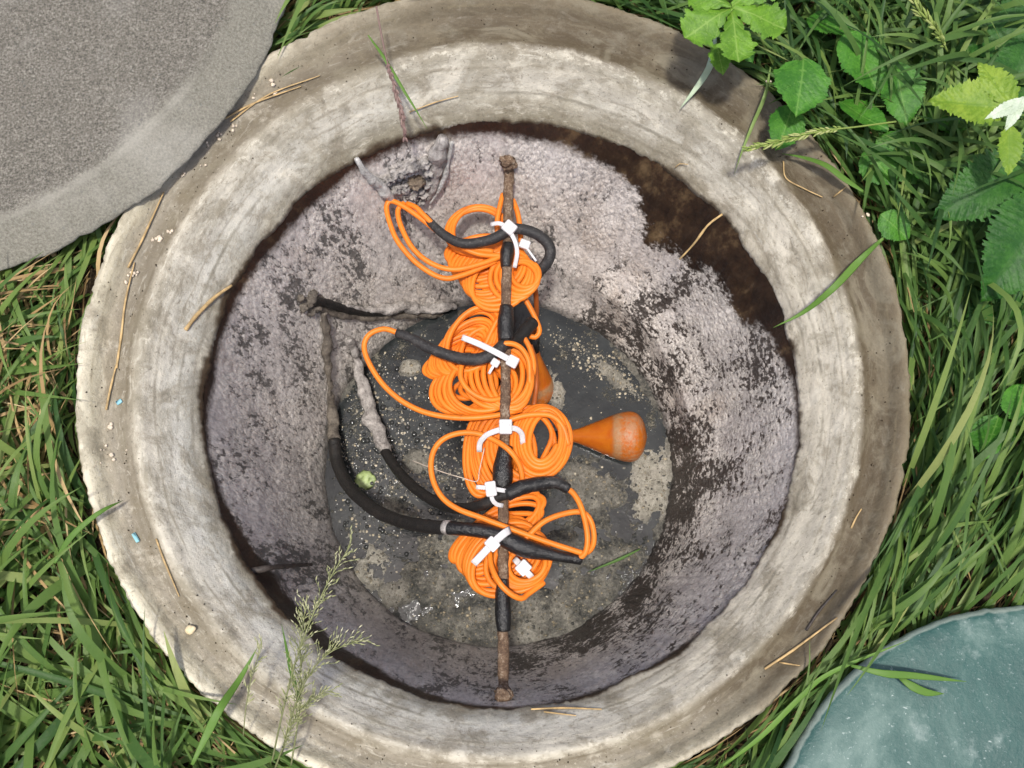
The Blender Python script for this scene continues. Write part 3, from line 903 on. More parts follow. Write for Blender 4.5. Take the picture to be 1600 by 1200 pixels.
rod = empty('steel_rod', P(789, 660, ZROD))
tag(rod, 'rusty steel rod spanning the pit from top to bottom, wrapped with black tape', 'rod')
axis = [(795, 250), (794, 330), (792, 420), (790, 500), (790, 600), (788, 700), (786, 800), (786, 900), (786, 1000), (787, 1092)]
mb = MB(); mb.add(*tube(px_path(axis, ZROD, .003), .0062, 12, .16, 61, 130)); mb.build('shaft', M['rust'], rod)
for (pts, rad, sd_) in [([(794, 380), (792, 398), (791, 418)], [.0068, .0088, .0082, .007], 1), ([(791, 478), (790, 505), (790, 532)], [.0076, .0098, .0102, .0095], 2),
                        ([(790, 697), (786, 725), (785, 748), (783, 762)], [.0085, .0102, .0125, .011], 3), ([(787, 905), (785, 930), (786, 960), (787, 986)], [.0066, .0088, .0092, .0075], 4)]:
    mb = MB(); mb.add(*tube(px_path(pts, ZROD + .0005, .0025), rad, 14, .09, 70 + sd_, 90)); mb.build('tape_wrap', M['tape'], rod)
for (px, py, sd_) in [(794, 254, 1), (787, 1085, 2)]:
    mb = MB()
    for q in range(5):
        mb.add(*blob(PW(px + rng.normal(0, 4), py + rng.normal(0, 4), .003), .0075, sd_ * 7 + q, 2, .8, .5))
    mb.build('rust_lump', M['rust'], rod)

# ------------------------------------------------------------------ orange cable coils
CR = .00340     # cable radius
def coil_path(segs, seed, jit=1.6):
    """segs: (loops, start ellipse, end ellipse); ellipse = cx, cy, a, b, rot, z, dz in photograph pixels at height z"""
    rg = np.random.default_rng(seed); out = []; ph = 0.0
    for (nl, e0, e1) in segs:
        m = int(nl * 46)
        t = np.arange(m) / 46.0
        e0 = np.array(e0, float); e1 = np.array(e1, float)
        u = (t / nl)[:, None]
        E_ = e0 + (e1 - e0) * u
        kn = np.arange(int(nl) + 3)
        jt = np.stack([np.interp(t, kn, rg.normal(0, jit, len(kn))) for _ in range(4)], 1)
        jr = np.interp(t, kn, rg.normal(0, 4.0, len(kn))); jz = np.interp(t, kn, rg.normal(0, .0009, len(kn)))
        an = t * 2 * np.pi + ph; ph = (ph + nl * 2 * np.pi)
        A = E_[:, 2] + jt[:, 2]; Bq = E_[:, 3] + jt[:, 3]; ro = np.radians(E_[:, 4] + jr)
        x = A * np.cos(an); y = Bq * np.sin(an)
        X = E_[:, 0] + jt[:, 0] + x * np.cos(ro) - y * np.sin(ro); Y = E_[:, 1] + jt[:, 1] - (x * np.sin(ro) + y * np.cos(ro))
        Zc = E_[:, 5] + jz + E_[:, 6] * np.cos(an) - .0050 * np.sin(an)
        out += [P(a_, b_, c_) for a_, b_, c_ in zip(X, Y, Zc)]
    p = np.array(out)
    for _ in range(6): p[1:-1] = (p[:-2] + 2 * p[1:-1] + p[2:]) / 4
    return p

def coil(label, segs, tails, seed, jit=1.6):
    root = empty('cable_coil', P(segs[0][1][0], segs[0][1][1], segs[0][1][5]))
    tag(root, label, 'cable coil', 'orange cable coils tied to the rod')
    mb = MB(); mb.add(*tube(coil_path(segs, seed, jit), CR, 8)); mb.build('cable_hank', M['orange'], root)
    for tl in tails:
        mb = MB(); mb.add(*tube(px_path(tl, step=.003), CR, 8)); mb.build('cable_tail', M['orange'], root)
    return root

z0 = -.176
coil('uppermost orange cable coil on the rod, with two long loops reaching left', [
    (7, (752, 402, 34, 12, 16, -.200, 0), (792, 440, 30, 22, 44, -.180, 0)),
    (3, (742, 358, 46, 38, 18, -.186, 0), (752, 366, 44, 36, 10, -.184, .003)),
    (12, (742, 392, 48, 20, 8, -.200, .003), (786, 440, 54, 42, 42, -.169, .001)),
    (5, (800, 438, 38, 38, 55, -.169, 0), (822, 428, 19, 20, 60, -.163, 0))],
    [[(792, 400, -.166), (745, 396, -.160), (700, 374, -.158), (660, 343, -.156), (630, 322, -.156), (611, 314, -.157), (604, 322, -.158), (608, 345, -.158), (622, 378, -.158), (652, 412, -.159), (690, 434, -.160), (722, 430, -.162), (775, 408, -.168)],
     [(636, 318, -.158), (650, 324, -.153), (662, 336, -.1515), (690, 362, -.152), (725, 385, -.156), (770, 393, -.164)],
     [(632, 317, -.159), (622, 328, -.160), (626, 352, -.159), (645, 388, -.158), (675, 412, -.158), (710, 421, -.158), (752, 412, -.161), (790, 398, -.166)],
     [(778, 372, -.172), (777, 345, -.170), (783, 315, -.170), (787, 303, -.171), (790, 318, -.173)],
     [(801, 312, -.172), (808, 330, -.171), (812, 352, -.171), (814, 378, -.172)],
     [(812, 455, -.178), (822, 470, -.180), (834, 492, -.185), (843, 516, -.190), (836, 527, -.192), (826, 524, -.192)]], 3)
coil('second orange cable coil from the top, a dense tangle with one big loop reaching left', [
    (6, (712, 560, 34, 10, 26, -.202, 0), (752, 540, 36, 24, 55, -.184, 0)),
    (4, (735, 606, 34, 16, 20, -.196, 0), (775, 600, 30, 26, 20, -.184, 0)),
    (11, (704, 566, 48, 16, 22, -.200, 0), (744, 525, 57, 40, 62, -.171, .001)),
    (7, (708, 610, 42, 30, 20, -.188, .001), (762, 600, 56, 46, 14, -.170, 0)),
    (5, (772, 592, 52, 46, 30, -.170, 0), (802, 588, 30, 54, 4, -.164, 0))],
    [[(622, 520, -.160), (600, 514, -.161), (578, 522, -.163), (569, 540, -.164), (576, 566, -.164), (598, 600, -.164), (630, 628, -.163), (670, 646, -.161), (720, 653, -.160), (770, 650, -.160), (815, 640, -.164)],
     [(778, 545, -.158), (785, 538, -.150), (800, 537, -.150), (815, 545, -.153), (826, 565, -.158), (828, 600, -.164)],
     [(815, 522, -.172), (828, 545, -.170), (834, 575, -.170), (826, 610, -.172)],
     [(722, 565, -.160), (720, 590, -.157), (735, 612, -.156), (765, 625, -.158), (800, 618, -.164)]], 5)
coil('third orange cable coil, with round open loops to the right of the rod', [
    (6, (755, 712, 12, 50, -4, -.200, 0), (806, 704, 24, 46, 6, -.186, 0)),
    (7, (747, 712, 23, 64, -5, -.196, 0), (800, 706, 46, 62, 8, -.176, 0)),
    (4, (812, 700, 54, 60, 6, -.176, 0), (836, 692, 54, 58, 0, -.170, 0)),
    (6, (844, 690, 47, 60, -4, -.170, 0), (851, 684, 25, 38, -14, -.160, 0))],
    [[(800, 868, -.150), (825, 838, -.1475), (850, 815, -.148), (880, 803, -.150), (908, 800, -.152), (922, 812, -.153), (928, 836, -.153), (925, 855, -.152), (913, 864, -.150), (890, 858, -.148), (850, 845, -.147), (800, 827, -.145), (755, 810, -.146), (715, 795, -.148), (690, 776, -.150), (676, 748, -.152), (674, 718, -.154), (684, 694, -.155), (705, 680, -.154), (735, 676, -.152), (765, 684, -.150), (795, 703, -.146), (812, 728, -.152), (818, 760, -.160)],
     [(776, 668, -.166), (800, 655, -.160), (830, 648, -.160), (862, 650, -.162), (880, 668, -.164), (888, 695, -.166)],
     [(735, 655, -.172), (748, 640, -.174), (772, 640, -.174)]], 9)
coil('lowest orange cable coil, a fan shaped hank below the black taped splice', [
    (7, (764, 848, 38, 10, 34, -.202, 0), (804, 878, 36, 24, 38, -.182, 0)),
    (5, (806, 800, 50, 20, 26, -.196, 0), (786, 818, 62, 28, 26, -.190, 0)),
    (11, (750, 836, 58, 20, 34, -.198, 0), (798, 880, 66, 48, 38, -.169, 0)),
    (5, (808, 880, 56, 46, 38, -.169, 0), (830, 882, 28, 24, 42, -.161, 0))],
    [[(765, 862, -.158), (768, 885, -.152), (780, 910, -.146), (798, 928, -.147), (815, 935, -.152), (825, 928, -.158), (850, 910, -.166)],
     [(884, 762, -.149), (896, 771, -.147), (907, 790, -.145), (915, 818, -.144), (918, 845, -.144), (913, 866, -.147), (898, 875, -.151)]], 13)

# ------------------------------------------------------------------ black cables and splices
def cable(name, label, cat, pieces, group=None):
    """pieces: part name, material, px path, radii, roughness"""
    root = None
    for i, (pn, mt, pts, rad, nz_) in enumerate(pieces):
        w = catmull([P(p[0], p[1], ZD(p[2])) if len(p) == 3 else PW(p[0], p[1], .006) for p in pts], .003)
        if root is None:
            root = empty(name, w[0]); tag(root, label, cat, group)
        mb = MB(); mb.add(*tube(w, rad, 14, nz_ * 1.25 if nz_ > .3 else nz_, 90 + i, 55 if nz_ > .3 else 110)); mb.build(pn, M[mt], root)
    return root

cable('black_cable', 'black rubber cable looping out right of the topmost coil', 'cable', [
    ('sleeve', 'sleeve', [(663, 337, -.158), (680, 355, -.1515), (700, 371, -.149), (722, 380, -.1475), (748, 379, -.147), (775, 371, -.1465), (797, 357, -.146)], [.0045, .0058, .0063, .0066], .05),
    ('cable_loop', 'sleeve', [(797, 357, -.146), (820, 359, -.1475), (842, 368, -.150), (856, 381, -.154), (860, 396, -.158), (855, 410, -.164), (845, 422, -.172), (836, 435, -.182)], [.0066, .0068, .0068], .03)])
cable('splice_sleeve', 'dusty black splice sleeve lying over the second coil from the top', 'sleeve', [
    ('sleeve', 'sleeve', [(620, 520, -.160), (640, 527, -.157), (665, 541, -.153), (695, 553, -.150), (725, 561, -.149), (752, 560, -.149), (775, 550, -.151), (788, 538, -.154)], [.0052, .0062, .0066, .0072, .0075, .0075], .06),
    ('sleeve_end', 'cable', [(788, 538, -.154), (805, 533, -.168), (822, 515, -.178), (832, 503, -.184)], [.007, .0075, .0085, .0085], .06)])
cable('power_cable', 'black cable rising from the left wall into a glossy taped splice on the lowest coil', 'cable', [
    ('crusted_cable', 'darkcrust', [(506, 488), (511, 530), (513, 570), (516, 610), (520, 650), (522, 690, -.455)], [.004, .0065, .0055, .0075], .55),
    ('cable_sheath', 'cable', [(522, 688, -.455), (528, 726, -.44), (548, 764, -.40), (585, 796, -.33), (625, 814, -.25), (665, 822, -.19), (706, 825, -.158)], [.0090, .0085, .0082], .05),
    ('splice', 'tape', [(700, 825, -.1585), (730, 827, -.150), (762, 831, -.1455), (782, 838, -.142), (805, 850, -.141), (825, 858, -.142), (850, 864, -.145), (880, 870, -.148), (908, 875, -.152)], [.0078, .0080, .0083, .0088, .0108, .0108, .0076, .0062, .0058], .05),
    ('collar', 'crust', [(695, 824, -.161), (702, 825, -.1575)], [.0086, .0086], .1)])
cable('power_cable', 'black cable with pale crust hanging from the left, tied under the third coil', 'cable', [
    ('crusted_cable', 'crust', [(545, 530), (558, 560), (566, 600, -.46), (578, 640, -.455), (590, 675, -.45), (604, 708, -.44)], [.005, .007, .0085, .0085, .006], .6),
    ('cable_sheath', 'cable', [(602, 706, -.44), (622, 736, -.40), (650, 764, -.33), (685, 786, -.25), (720, 795, -.19), (752, 789, -.160), (780, 775, -.1475), (800, 770, -.1425)], [.0072, .0070, .0068], .05),
    ('sleeve', 'dustsleeve', [(792, 772, -.1435), (815, 762, -.142), (842, 756, -.143), (868, 754, -.145), (888, 764, -.149)], [.0085, .0088, .0082, .0072, .0062], .10)])
cable('crusted_cable', 'flaking crusted cable running across the upper left wall to the coils', 'cable', [
    ('cable_sheath', 'cable', [(488, 470), (505, 472), (530, 480), (560, 487), (600, 490)], [.006, .0055, .005], .15),
    ('flaking_crust', 'crust', [(540, 478), (580, 484), (625, 480), (665, 482), (700, 478), (712, 480)], [.002, .004, .0065, .0085, .0075, .004], .6),
    ('lower_strand', 'darkcrust', [(500, 482), (530, 492), (570, 496), (620, 494), (670, 492), (720, 492), (760, 492, -.24)], [.004, .005, .0055, .005, .005], .4)])
cable('crusted_strip', 'white crusted strand hanging from the upper left rim to the orange loop', 'strand', [
    ('strand', 'white', [(556, 246), (566, 262), (582, 280), (600, 298), (614, 312)], [.0025, .0048, .006, .0062, .0035], .45)])
cable('rag_strip', 'ragged grey strip hanging down the wall left of the pink seed head', 'rag', [
    ('strip', 'crust', [(688, 214), (684, 240), (682, 265), (677, 292), (668, 312)], [.006, .0085, .007, .005, .002], .55),
    ('fringe', 'white', [(706, 222), (701, 250), (695, 275), (684, 300), (672, 318)], [.0022, .003, .003, .0024, .0012], .5)])
# broken crust with a brown centre between the two hanging strips
mb = MB()
for (px, py, r_) in [(605, 276, .010), (622, 262, .011), (640, 256, .011), (660, 252, .010), (672, 262, .009), (630, 288, .009), (645, 298, .010), (664, 300, .009), (668, 282, .008), (618, 292, .008), (640, 310, .008), (655, 314, .007)]:
    mb.add(*blob(PW(px, py, .0), r_, px, 4, .55, .75, 2.6))
cr = mb.build('wall_crust', M['crust'])
tag(cr, 'lump of broken crust with a brown spot between the two hanging strips', 'crust')
mb = MB(); mb.add(*blob(PW(648, 284, .004), .010, 9, 4, .6, .6, 2.2)); mb.build('brown_spot', M['browncrust'], cr)
mb = MB()
for (px, py, r_) in [(482, 470, .008), (494, 478, .008), (474, 480, .007), (488, 460, .006), (500, 468, .006), (470, 466, .005), (486, 486, .006)]:
    mb.add(*blob(PW(px, py, .002), r_, px, 3, .7, .5))
tag(mb.build('rust_lump', M['darkcrust']), 'dark brown crust lump where a cable leaves the left wall', 'crust')

# ------------------------------------------------------------------ floats
def float_switch(label, a_px, b_px, za, zb, L, Rm, mat='float_'):
    a_ = P(*a_px, ZD(za)); b_ = P(*b_px, ZD(zb))
    d = (b_ - a_) / np.linalg.norm(b_ - a_)
    root = empty('float_switch', a_); tag(root, label, 'float', 'pear shaped float switches')
    # pear profile
    t = np.array([0, .02, .06, .12, .22, .34, .46, .58, .68, .78, .87, .94, .98, 1.0])
    rr = np.array([.20, .24, .25, .30, .42, .57, .72, .87, .96, 1.0, .93, .70, .42, .02]) * Rm
    tt_ = np.linspace(0, 1, 46); rf = np.interp(tt_, t, rr)
    for _ in range(2): rf[1:-1] = (rf[:-2] + 2 * rf[1:-1] + rf[2:]) / 4
    pts_ = a_ + d * (tt_ * L)[:, None]
    v, f = tube(pts_, rf, 28, .012, 5, 60)
    s = np.concatenate([np.repeat(tt_, 28), [0, 1]])
    mb = MB(); mb.add(v, f, s); mb.build('float_body', M[mat], root)
    mb = MB(); mb.add(*tube(np.array([a_ - d * .022, a_ + d * .004]), [.0065, .0085], 12)); mb.build('cable_gland', M['tape'], root)
    return root
float_switch('orange pear shaped float lying on the sludge right of the coils, its round end slimy', (890, 681), (1012, 683), -.478, -.470, .110, .0366)
float_switch('orange float half hidden behind the second coil, neck pointing up', (834, 546), (828, 598), -.420, -.490, .098, .0366)
mb = MB(); mb.add(*tube(px_path([(836, 448, -.20), (838, 470, -.23), (838, 495, -.28), (836, 515, -.36), (833, 535, -.455)], step=.004), CR, 8))
tag(mb.build('float_cable', M['brown']), 'grimy orange cable hanging from the top coil down to the hidden float', 'cable')
mb = MB(); mb.add(*tube(px_path([(828, 540, -.175), (836, 565, -.185), (838, 600, -.20), (834, 635, -.20)], step=.004), CR, 8))
tag(mb.build('float_cable', M['brown']), 'grimy brown cable passing beside the second coil towards the third', 'cable')

# ------------------------------------------------------------------ cable ties
def tie(label, straps, head, hdir, hs=(.0062, .0052, .0035), hz=-.138, w=.0062):
    root = empty('cable_tie', P(*head, hz))
    tag(root, label, 'cable tie', 'white cable ties')
    for st in straps:
        mb = MB(); mb.add(*ribbon(px_path(st, step=.003), w * .85, .0014)); mb.build('strap', M['nylon'], root)
    ax = np.array([hdir[0], -hdir[1], 0.0]); ax /= np.linalg.norm(ax); az = np.array([0, -.15, 1.0]); az /= np.linalg.norm(az)
    ay = np.cross(az, ax); ay /= np.linalg.norm(ay); az = np.cross(ax, ay)
    hp = P(*head, hz)
    mb = MB(); mb.add(*box(hp, ax, ay, az, *hs, .3)); mb.add(*box(hp + az * hs[2] * .8, ax, ay, az, hs[0] * .55, hs[1] * .6, hs[2] * .5, .3)); mb.build('head', M['nylon'], root, smooth=False)
    return root
tie('white cable tie round rod and black cable, topmost on the rod', [[(766, 351, -.150), (780, 349, -.141), (795, 356, -.138)], [(797, 362, -.138), (805, 378, -.141), (808, 396, -.146), (804, 418, -.156)]], (796, 356), (.75, .65), (.0078, .0072, .004))
tie('small white cable tie with thin tail on the right side of the topmost coil', [[(822, 386, -.156), (830, 397, -.154), (838, 408, -.156)]], (820, 382), (.9, .35), (.0065, .0055, .004), -.156, .0034)
tie('long white cable tie lying aslant over the second coil', [[(722, 527, -.147), (745, 536, -.1425), (770, 548, -.138), (798, 563, -.136)]], (801, 565), (.9, .5), (.0065, .0066, .0042), -.135, .0088)
tie('small white cable tie left of the rod under the slanting tie', [[(774, 567, -.149), (769, 575, -.150), (764, 584, -.153)]], (774, 567), (.8, .5), (.0050, .0046, .0036), -.149, .0042)
tie('white cable tie arched over the rod above the third coil', [[(749, 706, -.162), (750, 692, -.155), (760, 680, -.146), (776, 673, -.140), (790, 670, -.138)], [(794, 669, -.138), (806, 670, -.142), (815, 678, -.150), (817, 694, -.160)]], (790, 667), (0, 1), (.0085, .0075, .004), -.137, .0078)
tie('cross shaped white cable tie left of the rod where the black cable passes', [[(744, 761, -.140), (757, 762, -.137), (772, 764, -.135), (790, 767, -.138)], [(768, 768, -.135), (769, 780, -.138), (776, 788, -.143), (786, 790, -.147)]], (767, 764), (.15, 1), (.0085, .0062, .004), -.133, .0062)
tie('broad white cable tie with a long free end over the glossy splice', [[(740, 881, -.143), (754, 866, -.138), (768, 851, -.132)], [(768, 851, -.132), (780, 840, -.127), (790, 832, -.128), (797, 828, -.134)]], (769, 850), (.7, -.7), (.0062, .0076, .0036), -.131, .0105)
tie('short white cable tie clipped on the lower right of the lowest coil', [[(804, 873, -.158), (814, 884, -.153), (824, 895, -.153), (831, 902, -.156)]], (818, 887), (.7, .7), (.0070, .0078, .0036), -.152, .0090)
mb = MB(); mb.add(*tube(px_path([(645, 720, -.17), (690, 737, -.15), (720, 746, -.14), (745, 752, -.137), (749, 735, -.142), (757, 700, -.150)], step=.003), .0006, 5))
tag(mb.build('thin_wire', M['steel']), 'hair thin coppery wire sticking out left from the third coil', 'wire')

# ------------------------------------------------------------------ things in the water and on the wall
mb = MB(); mb.add(*blob(P(570, 750, ZB + .001), .0115, 4, 3, .18, .5)); tag(mb.build('green_scrap', M['pod']), 'pale green leaf scrap floating on the dark water at left', 'leaf')
mb = MB(); mb.add(*tube(catmull([PW(392, 892, -.004), PW(430, 886, .012), PW(486, 882, .004)], .003), [.0036, .0028, .002], 7, .3, 3, 90)); tag(mb.build('twig', M['twig']), 'dark twig sticking out of the lower left pit wall', 'twig')

def blade(base, tip, bend, w, seg=8, fold=.25, twist=0.0, mid=.5):
    """one grass blade from base to tip, bent by the vector bend; verts (3 a row)"""
    t = np.linspace(0, 1, seg + 1)[:, None]
    ctl = base + (tip - base) * mid + bend
    p = (1 - t) ** 2 * base + 2 * t * (1 - t) * ctl + t * t * tip
    T = np.gradient(p, axis=0); T /= np.linalg.norm(T, axis=1)[:, None] + 1e-12
    up = np.array([0, 0, 1.0]) + 0 * T
    S = np.cross(T, up); nrm = np.linalg.norm(S, axis=1)[:, None]; S = S / np.maximum(nrm, .05)
    U = np.cross(S, T)
    tw = twist * (t - .3)
    S2 = S * np.cos(tw) + U * np.sin(tw); U2 = np.cross(S2, T)
    prof_ = np.minimum(1, .55 + 1.6 * t) * np.clip(1 - t ** 2.6, 0.02, 1)
    h = prof_ * w / 2
    v = np.stack([p - S2 * h + U2 * h * fold, p, p + S2 * h + U2 * h * fold], 1).reshape(-1, 3)
    f = []
    for i in range(seg):
        a_ = i * 3
        f += [(a_, a_ + 1, a_ + 4, a_ + 3), (a_ + 1, a_ + 2, a_ + 5, a_ + 4)]
    return v, f

# single blades lying over the ring
def ring_blade(label, pts, w, tint, mat='fresh', name='grass_blade', cat='grass blade', group=None, zs=None):
    wpts = [PR(p[0], p[1], p[2]) if len(p) == 3 else P(p[0], p[1], ZD(p[3])) for p in pts]
    p = catmull(wpts, .006)
    m = len(p); t = np.linspace(0, 1, m)
    wv_ = w * np.minimum(1, .35 + 2.2 * t) * np.clip(1 - t ** 3, .04, 1)
    v, f = ribbon(p, wv_, .0006, (.15, -.1, 1))
    mb = MB(); mb.add(v, f, tint)
    return tag(mb.build(name, M[mat]), label, cat, group)
ring_blade('broad bent grass blade crossing the right inner edge of the ring', [(1380, 372, 0, .02), (1345, 405, .018), (1300, 452, .022), (1255, 488, .03), (1208, 512, .045)], .0085, .35)
ring_blade('grey green withered blade hanging over the upper right ring', [(1118, 55, 0, .03), (1112, 95, .03), (1100, 120, .022), (1082, 145, .016), (1062, 170, .012)], .0085, .9, 'leaf_white')
ring_blade('thin curved dry green blade over the upper right ring', [(1204, 105, 0, .015), (1195, 150, .018), (1176, 195, .016), (1160, 235, .012), (1147, 272, .008)], .0045, .75)
ring_blade('thin green blade at the top lying beside the pink seed head', [(575, 55, 0, .03), (600, 90, .035), (630, 140, .04), (650, 172, .05), (668, 202, .062)], .0042, .35)
ring_blade('green blade slanting over the left edge of the ring near the bottom', [(85, 880, 0, .03), (110, 840, .03), (140, 812, .025), (165, 795, .02), (192, 782, .014)], .0065, .3)
ring_blade('long green blade leaning up over the bottom left of the ring', [(300, 1195, 0, .05), (322, 1150, .055), (345, 1105, .05), (375, 1060, .045), (402, 1012, .05)], .0085, .35)
ring_blade('narrow green blade rising behind the wispy grass at lower left', [(470, 1100, 0, .06), (455, 1050, .07), (447, 1010, .075), (440, 975, .085)], .0042, .25)
ring_blade('pointed green blade lying left to right over the right ring edge', [(1350, 300, 0, .02), (1320, 280, .018), (1290, 258, .016), (1255, 246, .014), (1222, 240, .012)], .0075, .3)
ring_blade('thin green blade lying in the pit near the lowest coil', [(1000, 858, 0, -.48), (965, 875, 0, -.482), (918, 894, 0, -.485)], .0045, .05)
ring_blade('forked green blade lying on the teal cover', [(1330, 1040, 0, .035), (1380, 1052, 0, .04), (1430, 1056, 0, .036), (1510, 1065, 0, .03)], .0075, .30)
ring_blade('short broad green blade lying on the teal cover below the forked one', [(1405, 1058, 0, .034), (1425, 1072, 0, .036), (1448, 1082, 0, .034), (1475, 1084, 0, .03)], .0085, .30)
ring_blade('long pale blade curving along the bottom edge of the ring at right', [(1125, 1200, 0, .0), (1190, 1150, 0, .012), (1250, 1090, 0, .018), (1300, 1050, 0, .02), (1420, 1000, 0, .03)], .006, .4)

def straw(label, pts, r=.0011, mat='straw', bits=None):
    mb = MB(); mb.add(*tube(catmull([PR(*p) if len(p) == 2 else PR(p[0], p[1], p[2]) for p in pts], .004), [r, r, r * .6], 6, .2, 2, 90))
    tag(mb.build('straw', M[mat]), label, 'straw', 'dry straws on the ring')
straw('thick tan straw lying on the left inner slope of the ring', [(290, 515), (308, 492), (335, 465), (362, 446, .006)], .0024)
straw('bent tan straw hanging over the brown stain at the upper right', [(1128, 335, .006), (1106, 352, .010), (1085, 380, .016), (1062, 405, .03)], .0014)
straw('kinked thin straw on the upper right flange of the ring', [(1224, 252), (1228, 278), (1255, 294), (1285, 308)], .0009)
straw('short straw on the upper right flange near the grass', [(1302, 308), (1312, 300), (1322, 292)], .0009)
straw('long pale straw on the lower right flange of the ring', [(1195, 1045), (1240, 1015), (1308, 965)], .0013)
straw('short pale straw beside the long one at lower right', [(1218, 1035), (1250, 1040)], .0008)
straw('straw on the left flange just below the concrete lid', [(200, 418), (222, 375), (256, 300)], .0013)
straw('thin straw beside the lid edge at upper left', [(352, 185), (400, 160), (470, 135)], .0011)
straw('thin second straw crossing under the lid edge at upper left', [(360, 190), (420, 148), (500, 118)], .0009)
straw('long straw in the left groove of the ring', [(182, 575), (190, 520), (196, 470), (210, 410)], .0013)
straw('straw in the left groove with grit beside it', [(166, 640), (172, 610), (184, 560)], .0012)
straw('thin reddish straw at the lower left of the ring', [(244, 842), (258, 880), (280, 932)], .0010)
straw('short upright straw on the right flange', [(1330, 825), (1338, 808), (1346, 795)], .0010)
straw('dark thin curved strip standing in for a blade shadow on the lower right flange', [(1260, 985), (1280, 955), (1308, 922)], .0012, 'twig')  # dark strip laid as the shadow of a blade above the ring
straw('tan straw at the bottom inner edge of the ring', [(830, 1108, .004), (880, 1106), (940, 1108)], .0010)
straw('fine straw by the bottom edge of the opening', [(850, 1112, .003), (900, 1118)], .0008)
straw('thin straw lying at the top of the ring', [(640, 175), (680, 160), (716, 150)], .0008)
straw('tiny hair of straw on the inner edge at upper right', [(1055, 262), (1062, 256), (1075, 257)], .0006)

mb = MB()
for (px, py, r_) in [(425, 130, .005), (430, 142, .0045), (396, 152, .004), (366, 198, .0045), (340, 215, .004), (326, 224, .003), (318, 258, .004), (285, 272, .004),
                     (250, 372, .0055), (240, 375, .004), (264, 362, .004), (205, 432, .005), (200, 440, .004), (212, 428, .0035), (177, 665, .0055), (175, 712, .004), (164, 703, .003),
                     (322, 172, .003), (300, 232, .003), (346, 206, .0025), (196, 705, .002), (150, 724, .002), (1352, 336, .004), (1198, 130, .0035)]:
    for q in range(3):
        mb.add(*blob(PR(px + rng.normal(0, 3), py + rng.normal(0, 3), .001), r_ * rng.uniform(.25, .6), px + q, 1, .8, .4))
tag(mb.build('crumb', M['crumb']), 'pale crumbs of grit scattered in the left groove of the ring', 'grit', kind='stuff')
mb = MB()
for i in range(520):
    an = rng.uniform(0, 2 * np.pi); s_ = np.clip(rng.normal(.68, .13), .3, .97)
    c = CI + (CO - CI) * s_ + (RI + (RO - RI) * s_) * np.array([math.cos(an), math.sin(an)])
    r_ = rng.uniform(.0003, .0009)
    mb.add(*blob((c[0], c[1], rim_z(c) + .0004), r_ * rng.uniform(.6, 1.3, 3), i, 1, .6, .6), )
o = mb.build('grit', M['soil']); tag(o, 'dark specks of soil sprinkled over the ring', 'grit', kind='stuff')
p_ = PR(297, 984, .004)
mb = MB(); mb.add(*blob(p_, .0048, 3, 2, .8, .12)); mb.add(*blob(p_ + np.array([.003, .001, .0012]), .003, 4, 2, .8, .1)); tag(mb.build('snail_shell', M['shell']), 'tiny cream snail shell on the lower left of the ring', 'shell')
p_ = PR(212, 840, .002); ax = np.array([.55, -.83, 0]); mb = MB(); mb.add(*box(p_, ax, np.cross([0, 0, 1], ax), np.array([0, 0, 1.]), .0052, .0018, .0012)); tag(mb.build('plastic_chip', M['blue']), 'small pale blue plastic chip on the lower left of the ring', 'plastic chip')
p_ = PR(186, 628, .002); mb = MB(); mb.add(*box(p_, np.cross([0, 0, 1], ax), -ax, np.array([0, 0, 1.]), .003, .002, .0012)); tag(mb.build('plastic_chip', M['blue']), 'tiny blue plastic speck among straws in the left groove', 'plastic chip')

# ------------------------------------------------------------------ grass
def ground_clear(p, m=0.0):
    """True where a point is neither in the ring nor in a lid (blades may run under the lids and lean a little over the ring)"""
    x, y, z = p[..., 0], p[..., 1], p[..., 2]
    d = np.hypot(x - CO[0], y - CO[1])
    ring = (d > RO + .003 + m) | ((d > RO - .022) & (z > .003))
    return ring & ((np.hypot(x - LC[0], y - LC[1]) > LR + m) | (z < -.008)) & ((np.hypot(x - TC[0], y - TC[1]) > TR + m) | (z < -.014))

def sow(name, label, count, lmin, lmax, wmin, wmax, mat, seed, zone, flow, rise, tint, over=.06, seg=8, zmax=.12):
    rg = np.random.default_rng(seed); mb = MB(); made = 0; tries = 0
    while made < count and tries < count * 12:
        tries += 1
        b = None if zone == 'edge' else np.array([rg.uniform(*zone[0]), rg.uniform(*zone[1]), GZ + .002])
        if zone == 'edge':
            q_ = rg.uniform(0, 2 * np.pi); w_ = RO + .006 + .06 * rg.random() ** 1.5
            b = np.array([CO[0] + w_ * math.cos(q_), CO[1] + w_ * math.sin(q_), GZ + .002])
        if not ground_clear(b, -.002): continue
        L = rg.uniform(lmin, lmax) * (.7 + .5 * rg.random()); an = flow(b, rg)
        ri = rise(b, rg)
        d = np.array([math.cos(an), math.sin(an), 0])
        tip = b + d * L * math.cos(ri) + np.array([0, 0, L * math.sin(ri) * rg.uniform(.25, .9)])
        bend = np.array([0, 0, L * math.sin(ri) * rg.uniform(.3, .75)]) + np.array([-d[1], d[0], 0]) * rg.normal(0, .075) * L
        v, f = blade(b, tip, bend, rg.uniform(wmin, wmax), seg, rg.uniform(-.1, .45), rg.normal(0, .9))
        m = over if rg.random() < .12 else .0
        if not ground_clear(v, -m).all(): continue
        mb.add(v, f, float(np.clip(tint(b, rg), 0, 1))); made += 1
    o = mb.build(name, M[mat]); tag(o, label, 'grass', kind='stuff')
    return made

